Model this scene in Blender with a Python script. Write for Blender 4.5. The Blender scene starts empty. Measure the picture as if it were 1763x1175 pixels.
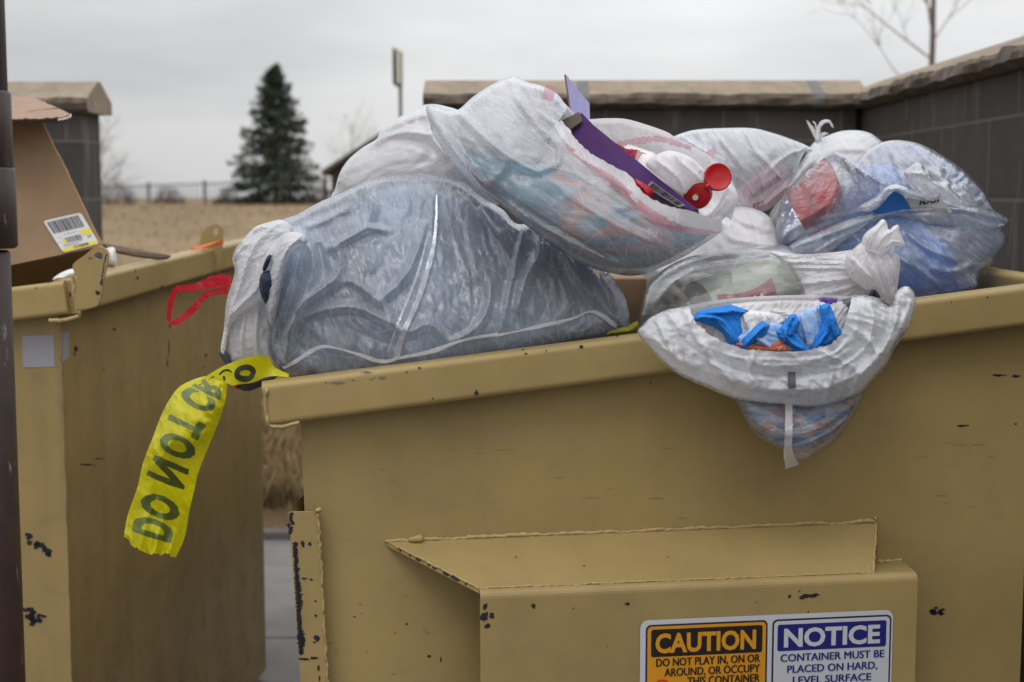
import bpy, bmesh, math, random
import numpy as np
from mathutils import Vector, Matrix
from mathutils.geometry import delaunay_2d_cdt

# ------------------------------------------------------------------ camera, world, sun, exposure
SC = bpy.context.scene
COL = SC.collection
F = 1763 * 50 / 36.0
CAM = np.array([0.0, 0.0, 1.43])
PITCH = math.atan((587.5 - 340) / F)
cd = bpy.data.cameras.new("camera"); cam = bpy.data.objects.new("camera", cd); COL.objects.link(cam)
cam.location = CAM; cam.rotation_euler = (math.pi / 2 - PITCH, 0, 0)
cd.lens = 50; cd.sensor_width = 36; cd.clip_end = 4000; cd.clip_start = 0.05
cd.dof.use_dof = True; cd.dof.focus_distance = 2.14; cd.dof.aperture_fstop = 4.8; cd.dof.aperture_blades = 7
SC.camera = cam
SUN_EL, SUN_AZ = math.radians(58), math.radians(-150)
W = bpy.data.worlds.new("World"); SC.world = W; W.use_nodes = True
def build_world():
    nt = W.node_tree; n = nt.nodes; l = nt.links; n.clear()
    out = n.new("ShaderNodeOutputWorld"); bg = n.new("ShaderNodeBackground"); bg.inputs[1].default_value = 0.1
    sky = n.new("ShaderNodeTexSky"); sky.sky_type = 'NISHITA'; sky.sun_disc = False
    sky.sun_elevation = SUN_EL; sky.sun_rotation = SUN_AZ; sky.dust_density = 4
    tc = n.new("ShaderNodeTexCoord"); mp = n.new("ShaderNodeMapping"); mp.inputs["Scale"].default_value = (1.6, 1.6, 7)
    mp.inputs["Rotation"].default_value = (0, .05, .3)
    nz = n.new("ShaderNodeTexNoise"); nz.inputs["Scale"].default_value = 1.7; nz.inputs["Detail"].default_value = 5; nz.inputs["Roughness"].default_value = .5
    cr = n.new("ShaderNodeValToRGB"); e = cr.color_ramp.elements
    e[0].position = .3; e[0].color = (6.2, 6.3, 6.5, 1); e[1].position = .62; e[1].color = (8.9, 8.9, 8.9, 1)
    sp = n.new("ShaderNodeSeparateXYZ")
    zr = n.new("ShaderNodeMapRange"); zr.inputs[1].default_value = 0; zr.inputs[2].default_value = .9; zr.inputs[3].default_value = .9; zr.inputs[4].default_value = 2.3
    xr = n.new("ShaderNodeMapRange"); xr.inputs[1].default_value = -.36; xr.inputs[2].default_value = .05; xr.inputs[3].default_value = .8; xr.inputs[4].default_value = 1.01
    mul = n.new("ShaderNodeMix"); mul.data_type = 'RGBA'; mul.blend_type = 'MULTIPLY'; mul.inputs[0].default_value = 1
    mm = n.new("ShaderNodeMath"); mm.operation = 'MULTIPLY'
    mx = n.new("ShaderNodeMix"); mx.data_type = 'RGBA'; mx.inputs[0].default_value = .9
    l.new(tc.outputs["Generated"], mp.inputs[0]); l.new(mp.outputs[0], nz.inputs["Vector"]); l.new(nz.outputs["Fac"], cr.inputs[0])
    l.new(tc.outputs["Generated"], sp.inputs[0]); l.new(sp.outputs[2], zr.inputs[0]); l.new(sp.outputs[0], xr.inputs[0])
    l.new(zr.outputs[0], mm.inputs[0]); l.new(xr.outputs[0], mm.inputs[1])
    l.new(cr.outputs[0], mul.inputs[6]); l.new(mm.outputs[0], mul.inputs[7])
    l.new(sky.outputs[0], mx.inputs[6]); l.new(mul.outputs[2], mx.inputs[7]); l.new(mx.outputs[2], bg.inputs[0]); l.new(bg.outputs[0], out.inputs[0])
build_world()
sd = bpy.data.lights.new("sun", 'SUN'); sd.energy = 0.8; sd.angle = math.radians(25); sd.color = (1, .97, .93)
sun = bpy.data.objects.new("sun", sd); COL.objects.link(sun)
sun.rotation_euler = (math.pi / 2 - SUN_EL, 0, math.radians(-25))
SC.view_settings.view_transform = 'Standard'; SC.view_settings.look = 'None'; SC.view_settings.exposure = 0.0; SC.view_settings.gamma = 1
SC.view_settings.use_curve_mapping = False
cy = SC.cycles
cy.use_denoising = True; cy.transparent_max_bounces = 20; cy.max_bounces = 7; cy.diffuse_bounces = 3; cy.transmission_bounces = 6
cy.use_adaptive_sampling = True; cy.adaptive_threshold = 0.018; cy.sample_clamp_indirect = 6
try: cy.denoiser = 'OPENIMAGEDENOISE'
except Exception: pass

# ------------------------------------------------------------------ helpers
_c, _s = math.cos(PITCH), math.sin(PITCH)
def ray(px, py):
    """direction (with unit world Y) through a photo pixel"""
    a = (np.asarray(px, float) - 881.5) / F; b = (587.5 - np.asarray(py, float)) / F
    y = _c + b * _s; z = -_s + b * _c
    return np.stack([a / y, np.ones_like(a), z / y], -1)
def at(px, py, Y): return CAM + ray(px, py) * np.asarray(Y, float)[..., None]
def V(p): return Vector((float(p[0]), float(p[1]), float(p[2])))
class Plane:
    def __init__(s, o, n): s.o = np.array(o, float); s.n = np.array(n, float) / np.linalg.norm(n)
    def hit(s, px, py, off=0.0):
        r = ray(px, py); t = ((s.o - CAM) @ s.n) / (r @ s.n)
        return CAM + r * t[..., None] + s.n * off if np.ndim(t) else CAM + r * t + s.n * off
def tag(o, label=None, cat=None, group=None, kind=None):
    if label: o["label"] = label
    if cat: o["category"] = cat
    if group: o["group"] = group
    if kind: o["kind"] = kind
    return o
def empty(name, loc, label, cat, group=None):
    o = bpy.data.objects.new(name, None); COL.objects.link(o); o.location = loc; o.empty_display_size = .1
    return tag(o, label, cat, group)
class MB:
    """collects faces and links them as one mesh object"""
    def __init__(s): s.v = []; s.f = []; s.m = []; s.uv = []; s.n = 0; s.sm = []
    def add(s, verts, faces, mi=0, uv=None, smooth=False):
        verts = np.asarray(verts, float).reshape(-1, 3); o = s.n
        s.v.append(verts); s.n += len(verts)
        for f in faces: s.f.append(tuple(int(i) + o for i in f))
        s.m += [mi] * len(faces); s.sm += [smooth] * len(faces)
        s.uv.append(np.zeros((len(verts), 2)) if uv is None else np.asarray(uv, float))
    def poly(s, pts, mi=0): s.add(pts, [tuple(range(len(pts)))], mi)
    def box(s, o, a, b, c, mi=0):
        o, a, b, c = (np.asarray(q, float) for q in (o, a, b, c))
        p = [o, o + a, o + a + b, o + b, o + c, o + a + c, o + a + b + c, o + b + c]
        s.add(p, [(0, 3, 2, 1), (4, 5, 6, 7), (0, 1, 5, 4), (1, 2, 6, 5), (2, 3, 7, 6), (3, 0, 4, 7)], mi)
    def bar(s, p0, p1, side, up, r=.006, mi=0, seg=4):
        """rounded rectangular bar from p0 to p1; side, up: half extents of its cross-section"""
        p0, p1, side, up = (np.asarray(q, float) for q in (p0, p1, side, up))
        a, b = np.linalg.norm(side), np.linalg.norm(up); sx, uy = side / a, up / b; ring = []
        for q, (cx, cyy) in enumerate(((1, 1), (-1, 1), (-1, -1), (1, -1))):
            for k in range(seg + 1):
                t = math.pi / 2 * (q + k / seg)
                ring.append(sx * (cx * (a - r) + r * math.cos(t)) + uy * (cyy * (b - r) + r * math.sin(t)))
        ring = np.array(ring); n = len(ring)
        fs = [(i, (i + 1) % n, n + (i + 1) % n, n + i) for i in range(n)] + [tuple(range(n))[::-1], tuple(range(n, 2 * n))]
        s.add(np.concatenate([p0 + ring, p1 + ring]), fs, mi)
    def tube(s, pts, rad, seg=8, mi=0, uv=None, cap=True):
        pts = np.asarray(pts, float); rad = np.broadcast_to(np.asarray(rad, float), (len(pts),))
        t = np.gradient(pts, axis=0); t /= np.linalg.norm(t, axis=1)[:, None] + 1e-12
        ref = np.array([0, 0, 1.0]) if abs(t[0][2]) < .9 else np.array([1.0, 0, 0])
        vs = []
        for p, d, r in zip(pts, t, rad):
            x = np.cross(ref, d); x /= np.linalg.norm(x) + 1e-12; y = np.cross(d, x); ref = y if abs(y @ d) < .99 else ref
            ref = np.cross(d, x)
            ref = ref / (np.linalg.norm(ref) + 1e-12)
            for k in range(seg):
                a = 2 * math.pi * k / seg; vs.append(p + r * (x * math.cos(a) + y * math.sin(a)))
            ref = y
        n = len(pts); fs = [(i * seg + k, i * seg + (k + 1) % seg, (i + 1) * seg + (k + 1) % seg, (i + 1) * seg + k) for i in range(n - 1) for k in range(seg)]
        if cap: fs += [tuple(range(seg))[::-1], tuple(range((n - 1) * seg, n * seg))]
        s.add(vs, fs, mi, None, True)
    def build(s, name, mats, parent=None, origin=None):
        me = bpy.data.meshes.new(name); v = np.concatenate(s.v); o = np.zeros(3)
        if origin is not None: o = np.asarray(origin, float)
        p = parent
        while p is not None: o = o + np.array(p.location); p = p.parent
        me.from_pydata((v - o).tolist(), [], s.f); me.validate(clean_customdata=False)
        if not isinstance(mats, (list, tuple)): mats = [mats]
        for m in mats: me.materials.append(m)
        if len(me.polygons) == len(s.f):
            me.polygons.foreach_set("material_index", s.m); me.polygons.foreach_set("use_smooth", s.sm)
        uvs = np.concatenate(s.uv)
        ul = me.uv_layers.new(name="px"); li = np.empty(len(me.loops), int); me.loops.foreach_get("vertex_index", li)
        ul.data.foreach_set("uv", uvs[li].astype(np.float32).ravel())
        me.update()
        ob = bpy.data.objects.new(name, me); COL.objects.link(ob)
        if parent is not None: ob.parent = parent
        if origin is not None: ob.location = origin
        return ob

def spline(pts, n=12, closed=False):
    p = np.asarray(pts, float); N = len(p); out = []
    rng_ = range(N if closed else N - 1)
    for i in rng_:
        if closed: a, b, c, d = p[(i - 1) % N], p[i], p[(i + 1) % N], p[(i + 2) % N]
        else: a, b, c, d = p[max(i - 1, 0)], p[i], p[i + 1], p[min(i + 2, N - 1)]
        for k in range(n):
            t = k / n
            out.append(.5 * ((2 * b) + (c - a) * t + (2 * a - 5 * b + 4 * c - d) * t * t + (3 * b - a - 3 * c + d) * t ** 3))
    if not closed: out.append(p[-1])
    return np.array(out)
def resample(p, step, closed=False):
    q = np.concatenate([p, p[:1]]) if closed else p
    d = np.r_[0, np.cumsum(np.linalg.norm(np.diff(q, axis=0), axis=1))]
    n = max(3, int(round(d[-1] / step))); s = np.linspace(0, d[-1], n + (0 if closed else 1), endpoint=not closed)
    return np.stack([np.interp(s, d, q[:, k]) for k in range(q.shape[1])], 1)
def inside(pt, poly):
    x, y = pt[:, 0], pt[:, 1]; r = np.zeros(len(pt), bool); n = len(poly)
    for i in range(n):
        x0, y0 = poly[i]; x1, y1 = poly[(i + 1) % n]
        if y0 == y1: continue
        r ^= ((y0 > y) != (y1 > y)) & (x < (x1 - x0) * (y - y0) / (y1 - y0) + x0)
    return r
def seg_dist(pt, line, closed=False):
    """distance to a polyline and the fraction along it"""
    q = np.concatenate([line, line[:1]]) if closed else line
    best = np.full(len(pt), 1e9); par = np.zeros(len(pt)); n = len(q) - 1
    for i in range(n):
        a, b = q[i], q[i + 1]; ab = b - a; L = ab @ ab + 1e-12
        t = np.clip(((pt - a) @ ab) / L, 0, 1); d = np.linalg.norm(pt - a - t[:, None] * ab, axis=1)
        m = d < best; best[m] = d[m]; par[m] = (i + t[m]) / n
    return best, par
class VNoise:
    """smooth value noise in 2-D, many octaves"""
    def __init__(s, seed): s.r = np.random.RandomState(seed); s.t = s.r.rand(256, 256)
    def one(s, x, y):
        xi = np.floor(x).astype(int); yi = np.floor(y).astype(int); fx = x - xi; fy = y - yi
        fx = fx * fx * fx * (fx * (6 * fx - 15) + 10); fy = fy * fy * fy * (fy * (6 * fy - 15) + 10)
        g = lambda a, b: s.t[a & 255, b & 255]
        return (g(xi, yi) * (1 - fx) + g(xi + 1, yi) * fx) * (1 - fy) + (g(xi, yi + 1) * (1 - fx) + g(xi + 1, yi + 1) * fx) * fy
    def fbm(s, x, y, o=3):
        a = 0; w = 1; t = 0
        for k in range(o): a = a + w * s.one(x * 2 ** k + 17.3 * k, y * 2 ** k + 5.1 * k); t += w; w *= .5
        return a / t - .5

# ------------------------------------------------------------------ materials
class NT:
    def __init__(s, name):
        s.m = bpy.data.materials.new(name); s.m.use_nodes = True; s.t = s.m.node_tree; s.t.nodes.clear()
        s.out = s.n("ShaderNodeOutputMaterial")
    def n(s, t, **k):
        x = s.t.nodes.new(t)
        for a, b in k.items():
            if a.startswith("i_"):
                key = a[2:].replace("_", " "); x.inputs[int(key) if key.isdigit() else key].default_value = b
            else: setattr(x, a, b)
        return x
    def l(s, a, b): s.t.links.new(a, b)
    def coord(s, kind="Object", scale=(1, 1, 1), rot=(0, 0, 0)):
        tc = s.n("ShaderNodeTexCoord"); mp = s.n("ShaderNodeMapping"); mp.inputs["Scale"].default_value = scale; mp.inputs["Rotation"].default_value = rot
        s.l(tc.outputs[kind], mp.inputs[0]); return mp.outputs[0]
    def noise(s, vec, scale, detail=4, rough=.55, dist=0):
        x = s.n("ShaderNodeTexNoise"); s.l(vec, x.inputs["Vector"]); x.inputs["Scale"].default_value = scale
        x.inputs["Detail"].default_value = detail; x.inputs["Roughness"].default_value = rough; x.inputs["Distortion"].default_value = dist
        return x.outputs["Fac"]
    def ramp(s, v, stops, interp='LINEAR'):
        r = s.n("ShaderNodeValToRGB"); s.l(v, r.inputs[0]); e = r.color_ramp.elements; r.color_ramp.interpolation = interp
        while len(e) < len(stops): e.new(.5)
        for q, (p, c) in zip(e, stops):
            q.position = p; q.color = (*(c if hasattr(c, "__len__") else (c, c, c)), 1)
        return r.outputs[0]
    def mix(s, f, a, b, mode='MIX'):
        x = s.n("ShaderNodeMix"); x.data_type = 'RGBA'; x.blend_type = mode
        for v, i in ((f, 0), (a, 6), (b, 7)):
            if hasattr(v, "is_linked") or isinstance(v, bpy.types.NodeSocket): s.l(v, x.inputs[i])
            else: x.inputs[i].default_value = v if i == 0 else (*v, 1)
        return x.outputs[2]
    def math(s, op, a, b=0, clamp=False):
        x = s.n("ShaderNodeMath", operation=op, use_clamp=clamp)
        for i, v in enumerate((a, b)):
            if isinstance(v, bpy.types.NodeSocket): s.l(v, x.inputs[i])
            else: x.inputs[i].default_value = v
        return x.outputs[0]
    def bump(s, h, strength=.3, dist=.002, nrm=None):
        b = s.n("ShaderNodeBump"); b.inputs["Strength"].default_value = strength; b.inputs["Distance"].default_value = dist; s.l(h, b.inputs["Height"])
        if nrm is not None: s.l(nrm, b.inputs["Normal"])
        return b.outputs[0]
    def pbr(s, col, rough=.6, nrm=None, **k):
        b = s.n("ShaderNodeBsdfPrincipled")
        for v, key in ((col, "Base Color"), (rough, "Roughness")):
            if isinstance(v, bpy.types.NodeSocket): s.l(v, b.inputs[key])
            else: b.inputs[key].default_value = (*v, 1) if hasattr(v, "__len__") else v
        for a, v in k.items(): b.inputs[a.replace("_", " ")].default_value = v
        if nrm is not None: s.l(nrm, b.inputs["Normal"])
        s.l(b.outputs[0], s.out.inputs[0]); return s.m
def plain(name, col, rough=.6, var=.12, scale=30, bump=.1, **k):
    t = NT(name); c = t.coord(); nz = t.noise(c, scale, 5)
    lo = tuple(max(0, q * (1 - var)) for q in col); hi = tuple(min(1, q * (1 + var)) for q in col)
    return t.pbr(t.ramp(nz, [(.3, lo), (.7, hi)]), rough, t.bump(nz, bump, .003), **k)
def paint(name, base, streak=.25, dirt=.3, rough=.42):
    """enamel on sheet steel: broad tone drift, vertical grime streaks, fine speckle"""
    t = NT(name); c = t.coord(); cs = t.coord("Object", (8, 8, .5))
    broad = t.noise(c, 3.2, 5, .6); st = t.noise(cs, 2.2, 5, .6); sp = t.noise(c, 160, 3, .6); dr = t.noise(c, 14, 6, .7)
    lo = tuple(q * .84 for q in base); hi = tuple(q * 1.1 for q in base)
    col = t.ramp(broad, [(.3, lo), (.7, hi)])
    k1 = t.ramp(st, [(.4, 0), (.75, streak)]); col = t.mix(k1, col, (.12, .085, .045))
    k2 = t.ramp(dr, [(.52, 0), (.8, dirt)]); col = t.mix(k2, col, (.16, .12, .07))
    k3 = t.ramp(sp, [(.7, 0), (.74, .5)]); col = t.mix(k3, col, tuple(q * .6 for q in base))
    rr = t.ramp(dr, [(.3, rough - .1), (.7, rough + .18)])
    wav = t.noise(c, 5, 2, .4)
    return t.pbr(col, rr, t.bump(sp, .12, .001, t.bump(wav, .25, .02)), Specular_IOR_Level=.4)
def film(name, tint=(.86, .87, .9), op=.5, ang=0.0, streak=.35, rough=.22, gloss=1.0, tr=.4, fine=1.0, cloud=.12, bump=.5):
    """thin milky polythene: part of the light goes straight through, part is scattered both ways; ang: which way it was stretched"""
    t = NT(name); tc = t.n("ShaderNodeTexCoord")
    def mapped(sx, sy, a):
        r = t.n("ShaderNodeMapping"); r.inputs["Rotation"].default_value = (0, 0, -a); t.l(tc.outputs["UV"], r.inputs[0])
        q = t.n("ShaderNodeMapping"); q.inputs["Scale"].default_value = (sx, sy, 1); t.l(r.outputs[0], q.inputs[0]); return q.outputs[0]
    s1 = t.noise(mapped(10 * fine, 210 * fine, ang), 1.0, 3, .6, .4); s5 = t.noise(mapped(70, 190, ang - .35), 1.0, 2, .55, 1.0); cre5 = t.math('ABSOLUTE', t.math('SUBTRACT', s5, .5))
    s2 = t.noise(mapped(24, 30, ang), 1.0, 3, .6, 1.2)
    s4 = t.noise(mapped(30, 75, ang + .5), 1.0, 2, .5, 1.0)
    cre = t.math('ABSOLUTE', t.math('SUBTRACT', s4, .5)); cre2 = t.math('ABSOLUTE', t.math('SUBTRACT', s2, .5))
    h = t.math('ADD', t.math('MULTIPLY', s1, .28), t.math('MULTIPLY', cre2, .5)); h = t.math('ADD', h, t.math('MULTIPLY', cre, .55)); h = t.math('ADD', h, t.math('MULTIPLY', cre5, .3))
    def facets(sx, sy, a):
        v = mapped(sx, sy, a); dn = t.n("ShaderNodeTexNoise"); t.l(v, dn.inputs["Vector"]); dn.inputs["Scale"].default_value = .55; dn.inputs["Detail"].default_value = 0
        ad = t.n("ShaderNodeVectorMath", operation='MULTIPLY_ADD'); t.l(dn.outputs["Color"], ad.inputs[0]); ad.inputs[1].default_value = (.95, .95, 0); t.l(v, ad.inputs[2])
        q = t.n("ShaderNodeTexVoronoi", feature='DISTANCE_TO_EDGE'); t.l(ad.outputs[0], q.inputs["Vector"]); q.inputs["Scale"].default_value = 1; return q.outputs["Distance"]
    f1 = facets(16, 34, ang); f2 = facets(42, 80, ang + .4)
    h = t.math('ADD', h, t.math('MULTIPLY', f1, 1.0)); h = t.math('ADD', h, t.math('MULTIPLY', f2, .42))
    nb = t.bump(h, bump * .75, .006)
    lw = t.n("ShaderNodeLayerWeight"); lw.inputs[0].default_value = .3; t.l(nb, lw.inputs["Normal"])
    o = t.math('MULTIPLY', t.math('SUBTRACT', s1, .5), streak * 1.6); o = t.math('ADD', o, t.math('MULTIPLY', t.math('SUBTRACT', s2, .5), cloud * 1.2))
    # creased film is whiter along its crease lines
    o = t.math('ADD', o, t.math('MULTIPLY', t.math('SUBTRACT', .03, f1, True), 4.0)); o = t.math('ADD', o, t.math('MULTIPLY', t.math('SUBTRACT', .024, f2, True), 2.2))
    o = t.math('ADD', o, t.math('MULTIPLY', t.math('SUBTRACT', .02, cre5, True), 5.0)); o = t.math('ADD', o, op); o = t.math('ADD', o, t.math('MULTIPLY', lw.outputs["Facing"], .28), True)
    d = t.n("ShaderNodeBsdfDiffuse"); d.inputs[0].default_value = (*tint, 1); t.l(nb, d.inputs["Normal"])
    tl = t.n("ShaderNodeBsdfTranslucent"); tl.inputs[0].default_value = (*tint, 1); t.l(nb, tl.inputs["Normal"])
    m1 = t.n("ShaderNodeMixShader"); m1.inputs[0].default_value = tr; t.l(d.outputs[0], m1.inputs[1]); t.l(tl.outputs[0], m1.inputs[2])
    tp = t.n("ShaderNodeBsdfTransparent"); tp.inputs[0].default_value = (.97, .975, .985, 1)
    m2 = t.n("ShaderNodeMixShader"); t.l(o, m2.inputs[0]); t.l(tp.outputs[0], m2.inputs[1]); t.l(m1.outputs[0], m2.inputs[2])
    g = t.n("ShaderNodeBsdfGlossy"); g.inputs["Roughness"].default_value = rough; g.inputs[0].default_value = (.93, .96, 1, 1); t.l(nb, g.inputs["Normal"])
    fr = t.n("ShaderNodeFresnel"); fr.inputs[0].default_value = 1.5; t.l(nb, fr.inputs["Normal"])
    m3 = t.n("ShaderNodeMixShader"); t.l(t.math('MULTIPLY', fr.outputs[0], gloss, True), m3.inputs[0]); t.l(m2.outputs[0], m3.inputs[1]); t.l(g.outputs[0], m3.inputs[2])
    t.l(m3.outputs[0], t.out.inputs[0]); return t.m

def glyphs(body, bold=.018, res=3):
    """triangulated outline of a line of lettering: 2-D points, faces"""
    cu = bpy.data.curves.new("lettering", 'FONT'); cu.body = body; cu.offset = bold; cu.resolution_u = res; cu.fill_mode = 'BOTH'
    ob = bpy.data.objects.new("lettering", cu); COL.objects.link(ob)
    dg = bpy.context.evaluated_depsgraph_get(); me = ob.evaluated_get(dg).to_mesh()
    v = np.array([q.co[:2] for q in me.vertices]).reshape(-1, 2); f = [tuple(p.vertices) for p in me.polygons]
    ob.evaluated_get(dg).to_mesh_clear(); bpy.data.objects.remove(ob); bpy.data.curves.remove(cu)
    return v, f
def fit_glyphs(body, x0, x1, base, cap, bold=.018):
    v, f = glyphs(body, bold); cv, _ = glyphs("H", bold)
    x = (v[:, 0] - v[:, 0].min()) / (v[:, 0].max() - v[:, 0].min()) * (x1 - x0) + x0
    y = base + (v[:, 1] - cv[:, 1].min()) / (cv[:, 1].max() - cv[:, 1].min()) * cap
    return np.stack([x, y], 1), f
# ------------------------------------------------------------------ film lobes (plastic bags and soft contents)
def fsm(t): t = np.clip(t, 0, 1); return t * t * (3 - 2 * t)
class Lobe:
    """a closed soft volume: outline given as photo pixels at distance Y (a number or a function), inflated towards and away from the viewer"""
    def __init__(s, outline, Y, front=.1, back=.1, step=4.0, smooth=True, seed=0, single=False, power=.5, lip=None, mouth=None):
        s.Y = Y if callable(Y) else (lambda x, y, Y=Y: np.full(np.shape(x), Y))
        poly = spline(outline, 8, True) if smooth else np.asarray(outline, float)
        b = resample(poly, step, True); s.b = b; nb = len(b); rs = np.random.RandomState(seed)
        lo, hi = b.min(0), b.max(0); xs = np.arange(lo[0], hi[0], step); ys = np.arange(lo[1], hi[1], step * .866)
        gx, gy = np.meshgrid(xs, ys); gx = gx + (np.arange(len(ys)) % 2)[:, None] * step * .5
        g = np.stack([gx.ravel(), gy.ravel()], 1) + rs.uniform(-.18, .18, (gx.size, 2)) * step
        g = g[inside(g, b)]; d, _ = seg_dist(g, b, True); g = g[d > step * .62]
        ce = []
        if lip is not None:
            lp = resample(spline(lip, 8), step); d, _ = seg_dist(g, lp); g = g[d > step * .55]; lp = lp[inside(lp, b)]; d, _ = seg_dist(lp, b, True); lp = lp[d > step * .6]
            ce = [(nb + i, nb + i + 1) for i in range(len(lp) - 1)]; g = np.concatenate([lp, g])
        pts = np.concatenate([b, g])
        r = delaunay_2d_cdt([Vector(p) for p in pts.tolist()], [(i, (i + 1) % nb) for i in range(nb)] + ce, [], 1, 1e-5)
        s.uv = np.array([tuple(p) for p in r[0]]); tri = np.array([f for f in r[2] if len(f) == 3])
        a, b2, c = (s.uv[tri[:, k]] for k in range(3))
        cr = (b2[:, 0] - a[:, 0]) * (c[:, 1] - a[:, 1]) - (b2[:, 1] - a[:, 1]) * (c[:, 0] - a[:, 0])
        tri = tri[np.abs(cr) > 1e-3]; cr = cr[np.abs(cr) > 1e-3]; tri[cr > 0] = tri[cr > 0][:, ::-1]
        s.tri = tri; s.n = len(s.uv); dist, _ = seg_dist(s.uv, s.b, True); s.dist = dist; s.isb = dist < 1e-2
        # Poisson inflation on a coarse grid
        cell = max(4.0, (hi - lo).max() / 90); nx, ny = int((hi[0] - lo[0]) / cell) + 3, int((hi[1] - lo[1]) / cell) + 3
        X, Yg = np.meshgrid(lo[0] + (np.arange(nx) - 1) * cell, lo[1] + (np.arange(ny) - 1) * cell)
        m = inside(np.stack([X.ravel(), Yg.ravel()], 1), s.b).reshape(ny, nx); u = np.zeros((ny, nx))
        for _ in range(700):
            t = np.zeros_like(u); t[1:-1, 1:-1] = .25 * (u[:-2, 1:-1] + u[2:, 1:-1] + u[1:-1, :-2] + u[1:-1, 2:] + 1); u = t * m
        fx = (s.uv[:, 0] - lo[0]) / cell + 1; fy = (s.uv[:, 1] - lo[1]) / cell + 1; ix, iy = fx.astype(int), fy.astype(int); fx -= ix; fy -= iy
        us = (u[iy, ix] * (1 - fx) + u[iy, ix + 1] * fx) * (1 - fy) + (u[iy + 1, ix] * (1 - fx) + u[iy + 1, ix + 1] * fx) * fy
        h = (us / u.max()) ** power * fsm(dist / (1.6 * cell)) ** .5; h[s.isb] = 0
        s.h = h; s.single = single; s.step = step; s.Y0 = s.Y(s.uv[:, 0], s.uv[:, 1])
        s.front = front; s.back = back; s.df = front * h; s.db = back * h   # depth of the near and far skin
        s.keep = np.ones(len(tri), bool) if mouth is None else ~inside(s.uv[tri].mean(1), np.asarray(mouth, float))
    def fold(s, pts, width, amp, sharp=1.6, back=False, skew=0.0, ends=.25):
        """a pleat along a polyline: amp towards the viewer"""
        ln = spline(pts, 6); d, t = seg_dist(s.uv, ln)
        p = np.clip(1 - d / width, 0, 1) ** sharp; p = p * (ends + (1 - ends) * np.sin(np.pi * np.clip(t, 0, 1)) ** .5)
        if skew:
            c = ln[len(ln) // 2]; tg = ln[-1] - ln[0]; nrm = np.array([-tg[1], tg[0]]) / (np.linalg.norm(tg) + 1e-9)
            p = p * (1 + skew * np.tanh(((s.uv - c) @ nrm) / width))
        s.df = s.df + amp * p * np.where(s.isb, 0, 1)
        return s
    def bumps(s, scale, amp, seed, ang=0.0, stretch=1.0, ridged=False):
        vn = VNoise(seed); ca, sa = math.cos(ang), math.sin(ang)
        x = (s.uv[:, 0] * ca + s.uv[:, 1] * sa) / scale / stretch; y = (-s.uv[:, 0] * sa + s.uv[:, 1] * ca) / scale
        f = vn.fbm(x + 50, y + 50, 3) * 2
        if ridged: f = 1 - 2 * np.abs(f) * 1.6
        w = fsm(s.dist / (scale * .6)); s.df = s.df + amp * f * w; s.db = s.db + amp * f[::-1].mean() * w
        return s
    def crease(s, scale, amp, seed, ang=0.0, stretch=2.0, center=None, edge=.6):
        """sharp-edged facets: ridges where a smooth field changes sign"""
        vn = VNoise(seed)
        if center is None:
            ca, sa = math.cos(ang), math.sin(ang); x = (s.uv[:, 0] * ca + s.uv[:, 1] * sa); y = (-s.uv[:, 0] * sa + s.uv[:, 1] * ca)
        else:
            d = s.uv - np.asarray(center, float); r = np.linalg.norm(d, axis=1); x = r; y = np.arctan2(d[:, 1], d[:, 0]) * 130
        x = x / scale / stretch; y = y / scale; wx = vn.fbm(x * .7 + 31, y * .7 + 3, 2) * 1.1
        f = vn.fbm(x + wx + 11, y + wx + 70, 2) * 2; g = vn.fbm(x * .8 + 90, y * .8 + wx + 7, 2) * 2
        h = np.maximum(-np.abs(f), -np.abs(g) * .8) * 2 + .5
        w = fsm(s.dist / (scale * edge)); s.df = s.df + amp * h * w; return s
    def wrinkle(s, seed, ang=0.0, center=None, k=1.0):
        z = min(1.0, math.sqrt(max(len(s.tri), 1) * s.step ** 2 * .433) / 160)
        s.crease(40 * z + 6, .0042 * z * k, seed + 40, ang, 1.8, center); s.crease(15 * z + 4, .0017 * z * k, seed + 60, ang, 2.6, center); return s
    def mesh(s):
        r = ray(s.uv[:, 0], s.uv[:, 1]); Pf = CAM + r * (s.Y0 - s.df)[:, None]
        if s.single: s.P, s.Fc, s.U = Pf, s.tri, s.uv; s.fix = s.isb; s.nf = s.n; return s
        inner = np.where(~s.isb)[0]; Pb = CAM + r[inner] * (s.Y0 + s.db)[inner][:, None]
        mp = np.arange(s.n); mp[inner] = s.n + np.arange(len(inner))
        s.P = np.concatenate([Pf, Pb]); s.Fc = np.concatenate([s.tri[s.keep], mp[s.tri][:, ::-1]]); s.U = np.concatenate([s.uv, s.uv[inner]])
        s.fix = np.concatenate([s.isb, np.zeros(len(inner), bool)]); s.nf = s.n; return s
    def crumple(s, e=.07, par=0.0, ang=0.0, center=None, bend=.2, k=.012, it=120, seed=1, noise=.002, press=.35, free=False, vary=.8, jitter=.25):
        """film with a little too much length between its anchors buckles into creases running along ang (or away from center)"""
        if not hasattr(s, "P"): s.mesh()
        F_, P, U = s.Fc, s.P.astype(np.float32), s.U; N = len(P)
        E = np.concatenate([F_[:, [0, 1]], F_[:, [1, 2]], F_[:, [2, 0]]]); E.sort(1); E = np.unique(E, axis=0); i, j = E[:, 0], E[:, 1]
        L0 = np.linalg.norm(P[j] - P[i], axis=1); vn = VNoise(seed + 5); mid = (U[i] + U[j]) / 2
        th = np.full(len(E), ang) if center is None else np.arctan2(mid[:, 1] - center[1], mid[:, 0] - center[0])
        th = th + jitter * 4 * vn.fbm(mid[:, 0] / 130 + 9, mid[:, 1] / 130 + 9, 2)
        dv = U[j] - U[i]; dl = np.linalg.norm(dv, axis=1) + 1e-9
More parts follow.
